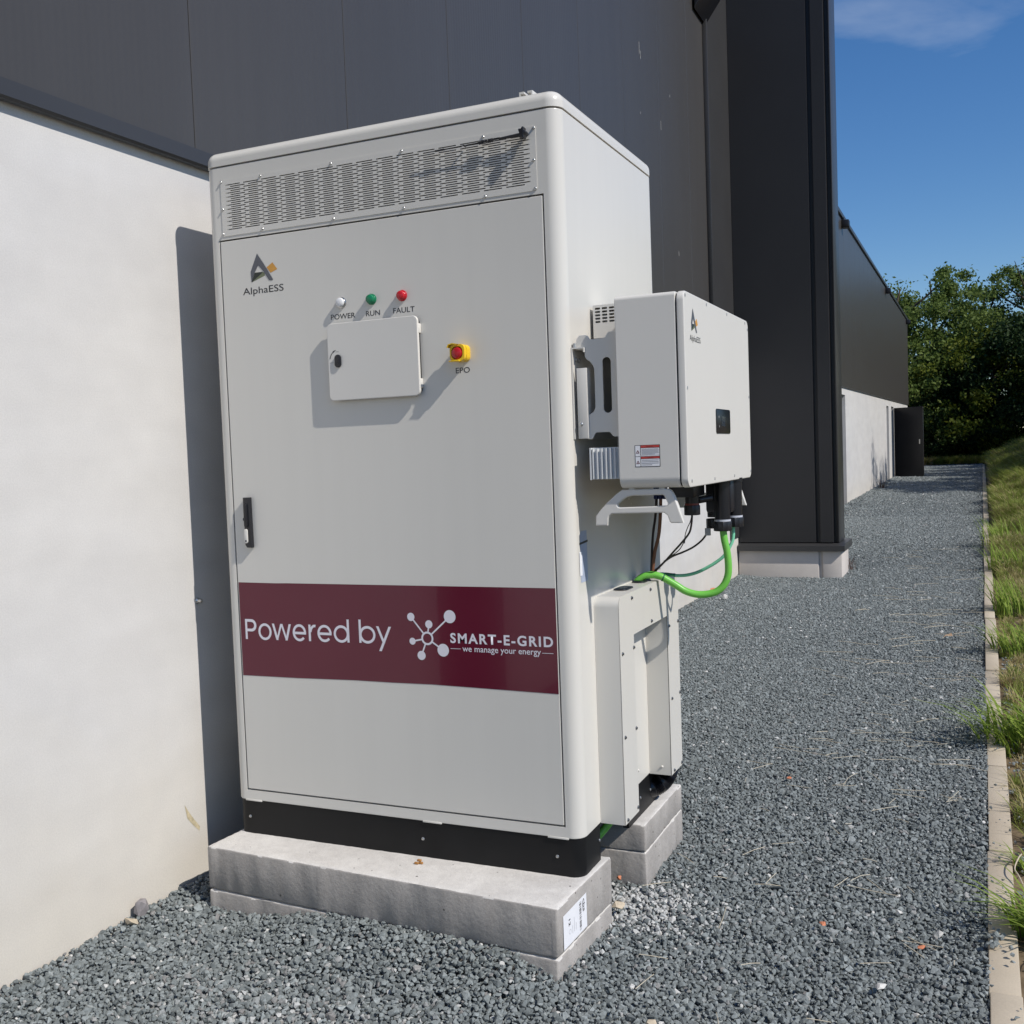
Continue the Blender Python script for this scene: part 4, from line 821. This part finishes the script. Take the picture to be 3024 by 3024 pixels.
patch = np.exp(-(((X - 1.27) / .17) ** 2 + ((Y - .32) / .16) ** 2)); sel = RNG.random(n) < patch * .95; tone[sel] = RNG.uniform(.9, 1.0, sel.sum())
patch2 = np.exp(-(((X - .75) / .3) ** 2 + ((Y + .62) / .16) ** 2)) * .35 + np.exp(-(((X - .35) / .25) ** 2 + ((Y + .55) / .15) ** 2)) * .25; sel = RNG.random(n) < patch2; tone[sel] = RNG.uniform(.78, .96, sel.sum())
scatter('gravel', np.stack([X, Y, Z], 1), rot, scl, tone, RNG.integers(0, 12, n), PROTO, GRAVEL)
# gravel spilled onto soil beside the kerb
nn = 900; x = 2.33 + np.abs(RNG.normal(0, .18, nn)); y = RNG.uniform(-.5, 5, nn); s = .009 * np.exp(RNG.normal(0, .3, nn))
zk = np.full(nn, -.004); x[:26] = RNG.normal(2.262, .01, 26); y[:26] = RNG.normal(.36, .03, 26); x[26:70] = RNG.uniform(2.25, 2.318, 44); y[26:70] = RNG.uniform(-.2, 4, 44); zk[:70] = .028; s[26:70] *= .7
scatter('spilled_gravel', np.stack([x, y, zk], 1), np.stack([RNG.normal(0, .5, nn), RNG.normal(0, .5, nn), RNG.uniform(0, 6, nn)], 1), np.stack([s, s, s], 1), RNG.beta(1.6, 2, nn) * .9, RNG.integers(0, 12, nn), PROTO, GRAVEL)

# straw on the gravel (stuff)
b = bmesh.new(); rs = random.Random(5)
for i in range(190):
    yy = rs.choice((rs.uniform(-.4, 2.5), rs.uniform(1.5, 6.5), rs.uniform(3, 12))); xx = 2.2 - abs(rs.gauss(0, .5)) if rs.random() < .8 else rs.uniform(1.3, 2.2)
    if xx < 1.25: continue
    L_ = rs.uniform(.03, .16) * (1 if yy < 4 else 1.5); a = rs.gauss(.1, .55) if yy > 2 else rs.uniform(0, 3.1); z = gz(yy) + .012
    p = [Vector((xx - math.cos(a) * L_ / 2, yy - math.sin(a) * L_ / 2, z + rs.uniform(0, .008))), Vector((xx + rs.uniform(-.002, .002), yy + rs.uniform(-.002, .002), z + .004)), Vector((xx + math.cos(a) * L_ / 2, yy + math.sin(a) * L_ / 2, z + rs.uniform(-.004, .008)))]
    tube(b, p, .0011 if yy < 4 else .0016, 4)
link('straw', b, STRAW, kind='stuff', smooth=False)

# single stones, chips and leaves that stand out
def single(name, x, y, r, mt, label, cat, zoff=.008, flatn=.65, k=0):
    o = bpy.data.objects.new(name, STONES[k % 12].copy()); o.data.materials.clear(); o.data.materials.append(mt); COL.objects.link(o)
    o.location = (x, y, gz(y) + zoff); o.scale = (r, r, r * flatn / .65); o.rotation_euler = (.2, .1, k * 1.3); props(o, label, cat, 'odd stones lying on the gravel'); return o
ORG = mat('terracotta_chip', (.55, .2, .1), .8, var=.15, vscale=3); TAN = mat('sandy_stone', (.5, .42, .31), .85, var=.15, vscale=3); PAL = mat('off_white_stone', (.6, .58, .54), .8, var=.1, vscale=3); GRS = mat('grey_field_stone', (.25, .23, .23), .8, var=.2, vscale=3)
single('stone', -.165, -.3, .036, GRS, 'largest grey stone lying against the concrete wall', 'stone', .035, .8, 1)
single('stone', -.15, -.355, .034, TAN, 'flat yellowish stone in front of the grey stone by the wall', 'stone', .02, .35, 2)
single('stone_chip', 2.078, .268, .016, ORG, 'bright orange chip on the gravel near the kerb, nearest of its colour', 'chip', .014, .4, 3)
single('stone_chip', 1.806, .332, .013, ORG, 'dull terracotta chip on the gravel left of the bright orange one', 'chip', .012, .4, 4)
single('stone_chip', 1.494, 1.667, .014, ORG, 'terracotta chip on the gravel right of the cabinet foot', 'chip', .012, .4, 5)
single('stone', .891, -.249, .016, TAN, 'peach coloured stone on the gravel below the front block', 'stone', .016, .65, 6)
single('stone', 2.003, .475, .014, PAL, 'white stone beyond the bright orange chip', 'stone', .014, .65, 7)
single('stone', 1.99, .015, .02, PAL, 'long off white stone in the right foreground gravel', 'stone', .014, .4, 8)
single('stone', 1.5, -.36, .017, TAN, 'sandy stone near the bottom edge below the block corner', 'stone', .016, .6, 9)
single('stone', 1.215, .235, .026, TAN, 'tan clod beside the end of the front block', 'stone', .02, .5, 10)
single('stone', 1.15, .452, .013, ORG, 'orange brown pebble at the foot of the rear block', 'stone', .014, .7, 11)
single('brick_fragment', -.12, 7.25, .06, ORG, 'reddish brick fragment at the foot of the far concrete wall', 'brick', .03, .5, 0)
single('stone', .05, 6.9, .045, PAL, 'pale stone on the gravel in front of the brick fragment', 'stone', .02, .5, 1)
b = bmesh.new(); v = [b.verts.new(p) for p in ((1.98, 5.17, .015), (2.0, 5.14, .03), (2.04, 5.19, .02), (2.03, 5.22, .035), (1.99, 5.21, .022))]; b.faces.new(v)
link('dry_leaf', b, mat('dry_leaf_tan', (.45, .3, .18), .7, var=.2, vscale=30), label='curled tan dead leaf on the gravel beside the kerb', cat='leaf')

# ------------------------------------------------------------------ grass
def blades(n, h, spread, lean, wd, r, lean_dir=None, seg=4):
    V, F = [], []
    for _ in range(n):
        a = r.uniform(0, 6.283); d = spread * math.sqrt(r.random()); bx_, by_ = d * math.cos(a), d * math.sin(a)
        hh = h * r.uniform(.55, 1.1); la = lean_dir + r.gauss(0, .8) if lean_dir is not None else a + r.gauss(0, .5); ll = lean * r.uniform(.3, 1.2) * hh; ww = wd * r.uniform(.7, 1.2)
        s = (-math.sin(la), math.cos(la)); k = len(V)
        for j in range(seg + 1):
            t = j / seg; c = ll * t ** 1.8; z = hh * (t - .28 * min(1.2, lean) * t ** 3); wq = ww * (1 - t ** 2.2) * .5 + .0003
            px, py = bx_ + math.cos(la) * c, by_ + math.sin(la) * c
            V += [(px - s[0] * wq, py - s[1] * wq, z), (px + s[0] * wq, py + s[1] * wq, z)]
        F += [(k + 2 * j, k + 2 * j + 1, k + 2 * j + 3, k + 2 * j + 2) for j in range(seg)]
    me = bpy.data.meshes.new('g'); me.from_pydata(V, [], F); return me
GP = bpy.data.collections.new('grass_shapes')
for i in range(6):
    me = blades(26, .16, .055, .8, .0075, random.Random(40 + i)); me.materials.append(GRASSM if i < 4 else DRYG); o = bpy.data.objects.new('grass_shape', me); GP.objects.link(o)
n = 21000
y = np.concatenate([RNG.uniform(1.2, 12, 4200), RNG.uniform(9, 41, n - 4200)]); x = 2.345 + np.abs(RNG.normal(0, 1, n)) * np.interp(y, [2, 10, 40], [.35, .6, 1.2]) + np.interp(y, [4, 10, 16, 40], [0, .05, .13, .3])
near = y < 12; dens = RNG.random(n) < np.interp(y, [2, 5, 9, 14], [.25, .4, .75, 1]); x, y = x[dens], y[dens]; n = len(x)
z = np.array([vz(a, c) for a, c in zip(x, y)]); s = np.interp(y, [2, 8, 14, 40], [.42, .62, 1.15, 2.0]) * RNG.uniform(.5, 1.35, n) * (1 + .35 * np.sin(2.1 * y + 3 * x) * np.sin(1.3 * y - 4 * x))
scatter('verge_grass', np.stack([x, y, z], 1), np.stack([RNG.normal(0, .12, n), RNG.normal(0, .12, n), RNG.uniform(0, 6, n)], 1), np.stack([s, s, s], 1), RNG.random(n), np.where(RNG.random(n) < np.interp(y, [1, 8, 14, 20], [.4, .5, .75, .85]), RNG.integers(0, 4, n), RNG.integers(4, 6, n)), GP, GRASSM)
n = 1500; x = RNG.uniform(-3, 3, n); y = 42.2 + np.abs(RNG.normal(0, .9, n)); s = RNG.uniform(1, 2.6, n)
scatter('tall_grass', np.stack([x, y, np.full(n, gz(42) + .02)], 1), np.stack([RNG.normal(0, .12, n), RNG.normal(0, .12, n), RNG.uniform(0, 6, n)], 1), np.stack([s, s, s], 1), RNG.random(n), np.where(RNG.random(n) < .7, RNG.integers(0, 4, n), RNG.integers(4, 6, n)), GP, GRASSM)
rt_ = random.Random(77)
tufts = [(2.41, 2.55, .32, 150, .2, 1.1, 3.35, .012, 'largest grass tuft, bending over the kerb onto the gravel'),
         (2.42, .5, .17, 110, .12, 1.25, 3.3, .01, 'grass tuft reaching over the kerb at the right edge, nearest the camera'),
         (2.36, .98, .1, 34, .045, 1.1, 3.2, .006, 'small sparse grass tuft beside a pale twig on the kerb'),
         (2.45, 4.75, .28, 110, .17, .9, 3.1, .011, 'bushy grass tuft behind the largest one'),
         (2.46, 6.5, .38, 90, .17, .6, 2.8, .012, 'upright dark grass tuft beyond the bushy one'),
         (2.52, 9.2, .38, 90, .25, .6, 2.9, .012, 'grass tuft beyond the upright dark one'),
         (2.52, 11.5, .42, 90, .3, .6, 2.9, .013, 'farthest grass tuft that stands clear by the kerb')]
for x, y, h, nb, sp, le, ld, bw, lab in tufts:
    o = link('grass_tuft', blades(nb, h, sp, le, bw, rt_, ld), TUFTM, label=lab, cat='grass tuft', group='grass tufts along the kerb', smooth=False); o.location = (x, y, vz(x, y))
me = blades(14, .22, .05, .5, .004, rt_); o = link('weed', me, mat('reddish_weed', (.1, .05, .035), .8, var=.3, vscale=30), label='dark reddish weed at the corner of the bay plinth', cat='weed', smooth=False); o.location = (.93, 9.2, gz(9.2))
me = blades(22, .3, .1, .6, .012, rt_); o = link('weed', me, mat('reddish_weed_far', (.07, .04, .03), .8, var=.3, vscale=30), label='dark weed standing in the gravel near the far wall', cat='weed', smooth=False); o.location = (.0, 24.4, gz(24.4))
b = bmesh.new(); tube(b, spline([(2.37, .62, .01), (2.335, .8, .035), (2.322, .86, .04), (2.335, .93, .05), (2.345, .98, .045)], 4), .0022, 6)
link('twig', b, TAN, label='short pale twig lying on the kerb', cat='twig')

# ------------------------------------------------------------------ trees and bushes
def crown_mesh(seed, rx, ry, rz, nclump, nleaf, leaf, base=0.0, hollow=.35):
    r = np.random.default_rng(seed); V = []; 
    c = r.normal(size=(nclump, 3)); c /= np.linalg.norm(c, axis=1)[:, None]; rad_ = r.uniform(hollow, 1, nclump) ** .45; c *= rad_[:, None]
    lump = 1 + .22 * np.sin(3.1 * c[:, 0] + seed) * np.cos(2.7 * c[:, 1] + 2 * seed) + .12 * r.normal(size=nclump)
    c = c * lump[:, None] * np.array([rx, ry, rz])
    cs = r.uniform(.55, 1.25, nclump)
    P_ = np.repeat(c, nleaf, 0) + r.normal(size=(nclump * nleaf, 3)) * np.repeat(cs, nleaf)[:, None] * np.array([.25, .25, .17]) * (rx / 2.4)
    n_ = len(P_); a = r.normal(size=(n_, 3)); a /= np.linalg.norm(a, axis=1)[:, None]; bb = np.cross(a, r.normal(size=(n_, 3))); bb /= np.linalg.norm(bb, axis=1)[:, None]
    s = leaf * r.uniform(.6, 1.25, n_)[:, None]
    Q = np.stack([P_ - a * s * .6, P_ + bb * s * .32, P_ + a * s * .6, P_ - bb * s * .32], 1).reshape(-1, 3); Q[:, 2] += rz + base
    me = bpy.data.meshes.new('crown'); me.vertices.add(len(Q)); me.vertices.foreach_set('co', Q.astype(np.float32).ravel())
    me.loops.add(len(Q)); me.loops.foreach_set('vertex_index', np.arange(len(Q), dtype=np.int32)); me.polygons.add(n_)
    me.polygons.foreach_set('loop_start', np.arange(0, len(Q), 4, dtype=np.int32)); me.update(calc_edges=True); return me
def trunk_mesh(seed, h, r0):
    r = random.Random(seed); b = bmesh.new()
    tp = spline([(0, 0, -.1), (r.uniform(-.1, .1), r.uniform(-.1, .1), h * .35), (r.uniform(-.25, .25), r.uniform(-.2, .2), h * .7), (r.uniform(-.3, .3), r.uniform(-.2, .2), h)], 5); tube(b, tp, lambda t: r0 * (1 - .85 * t), 8)
    for k in range(7):
        t = r.uniform(.3, .85); p = tp[int(t * (len(tp) - 1))]; a = r.uniform(0, 6.28); ln_ = h * r.uniform(.2, .38)
        tube(b, spline([p, p + Vector((math.cos(a) * ln_ * .5, math.sin(a) * ln_ * .5, ln_ * .3)), p + Vector((math.cos(a) * ln_, math.sin(a) * ln_, ln_ * .75))], 4), lambda t2: r0 * .4 * (1 - .85 * t2), 6)
    me = bpy.data.meshes.new('trunk'); b.to_mesh(me); b.free(); return me
TREES = {}
def tree(kind, x, y, sc, rz, label, mt=None, group='trees beyond the end of the path', sz=1):
    if kind not in TREES:
        spec = {'tall': (1, 2.0, 2.0, 3.1, 105, 290, .115, .9, 6.8), 'broad': (2, 2.8, 2.6, 2.8, 130, 250, .115, .7, 6.0), 'thin': (3, 1.7, 1.7, 3.1, 52, 250, .115, 1.2, 7.0), 'bush': (4, 1.7, 1.5, 1.35, 80, 260, .085, -.1, 2.2)}[kind]
        TREES[kind] = (crown_mesh(*spec[:8]), trunk_mesh(spec[0], spec[8], .17 if kind != 'bush' else .06))
    cm, tm = TREES[kind]
    t = thing('tree' if kind != 'bush' else 'bush', label, 'tree' if kind != 'bush' else 'bush', (x, y, (gz(y) if x < 2.3 else vz(min(x, 16), y))), group); t.scale = (sc, sc, sc * sz); t.rotation_euler = (0, 0, rz)
    for nm, me_, mm in (('crown', cm, mt or LEAF), ('trunk', tm, BARK)):
        me2 = me_ if len(me_.materials) == 0 or me_.materials[0] == mm else me_.copy()
        if len(me2.materials) == 0: me2.materials.append(mm)
        elif me2.materials[0] != mm: me2.materials[0] = mm
        o = bpy.data.objects.new(nm, me2); COL.objects.link(o); o.parent = t
    return t
tree('broad', -1.2, 47, 1.28, .3, 'full rounded tree just right of the far building corner')
tree('tall', .1, 50, 1.22, 1.2, 'tall tree behind the middle of the path end')
tree('thin', 2.3, 51, 1.13, 2.0, 'thin tree with sky showing through, right of the tall one')
tree('tall', 4.7, 49, 1.1, 2.9, 'tall tree at the right edge of the picture')
tree('broad', -4.6, 50, 1.05, 4.0, 'broad tree mostly hidden behind the far building corner')
tree('broad', 7.4, 50, 1.05, 5.0, 'broad tree outside the right edge of the row')
tree('bush', 2.75, 45.4, 1.95, .4, 'yellow green bush lit by the sun in front of the trees', LEAF2)
tree('bush', -.5, 45.0, 1.6, 1.4, 'green bush below the tree nearest the far building', LEAF)
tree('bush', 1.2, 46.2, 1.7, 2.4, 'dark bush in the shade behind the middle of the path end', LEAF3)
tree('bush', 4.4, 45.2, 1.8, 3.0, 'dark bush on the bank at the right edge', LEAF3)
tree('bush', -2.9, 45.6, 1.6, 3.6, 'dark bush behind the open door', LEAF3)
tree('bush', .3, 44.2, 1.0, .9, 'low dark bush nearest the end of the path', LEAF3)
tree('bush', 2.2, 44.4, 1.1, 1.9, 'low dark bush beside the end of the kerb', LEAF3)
# trees on the bank to the right, outside the frame, whose shade falls on the path and on the trees behind
for k, (x, y, s) in enumerate(((7.6, 22.6, .8), (9.6, 36.5, .95), (8.6, 41.5, 1.0), (12.5, 42, 1.15), (10.5, 31, .8), (7.4, 30.5, .75), (8.2, 33.5, .8), (7.2, 25.6, .74))):
    tree(('broad', 'tall', 'broad', 'tall', 'broad', 'broad', 'tall', 'broad')[k], x, y, s, k * 1.1, 'tree on the bank to the right, ' + ('nearest the cabinet and shading the path', 'tall one well back from the path', 'broad one behind the tall one', 'farthest from the path', 'small one between the nearest and the tall one', 'rounded one close above the path', 'slender one behind the rounded one', 'second from the cabinet and shading the path')[k], LEAF, 'trees on the bank to the right')
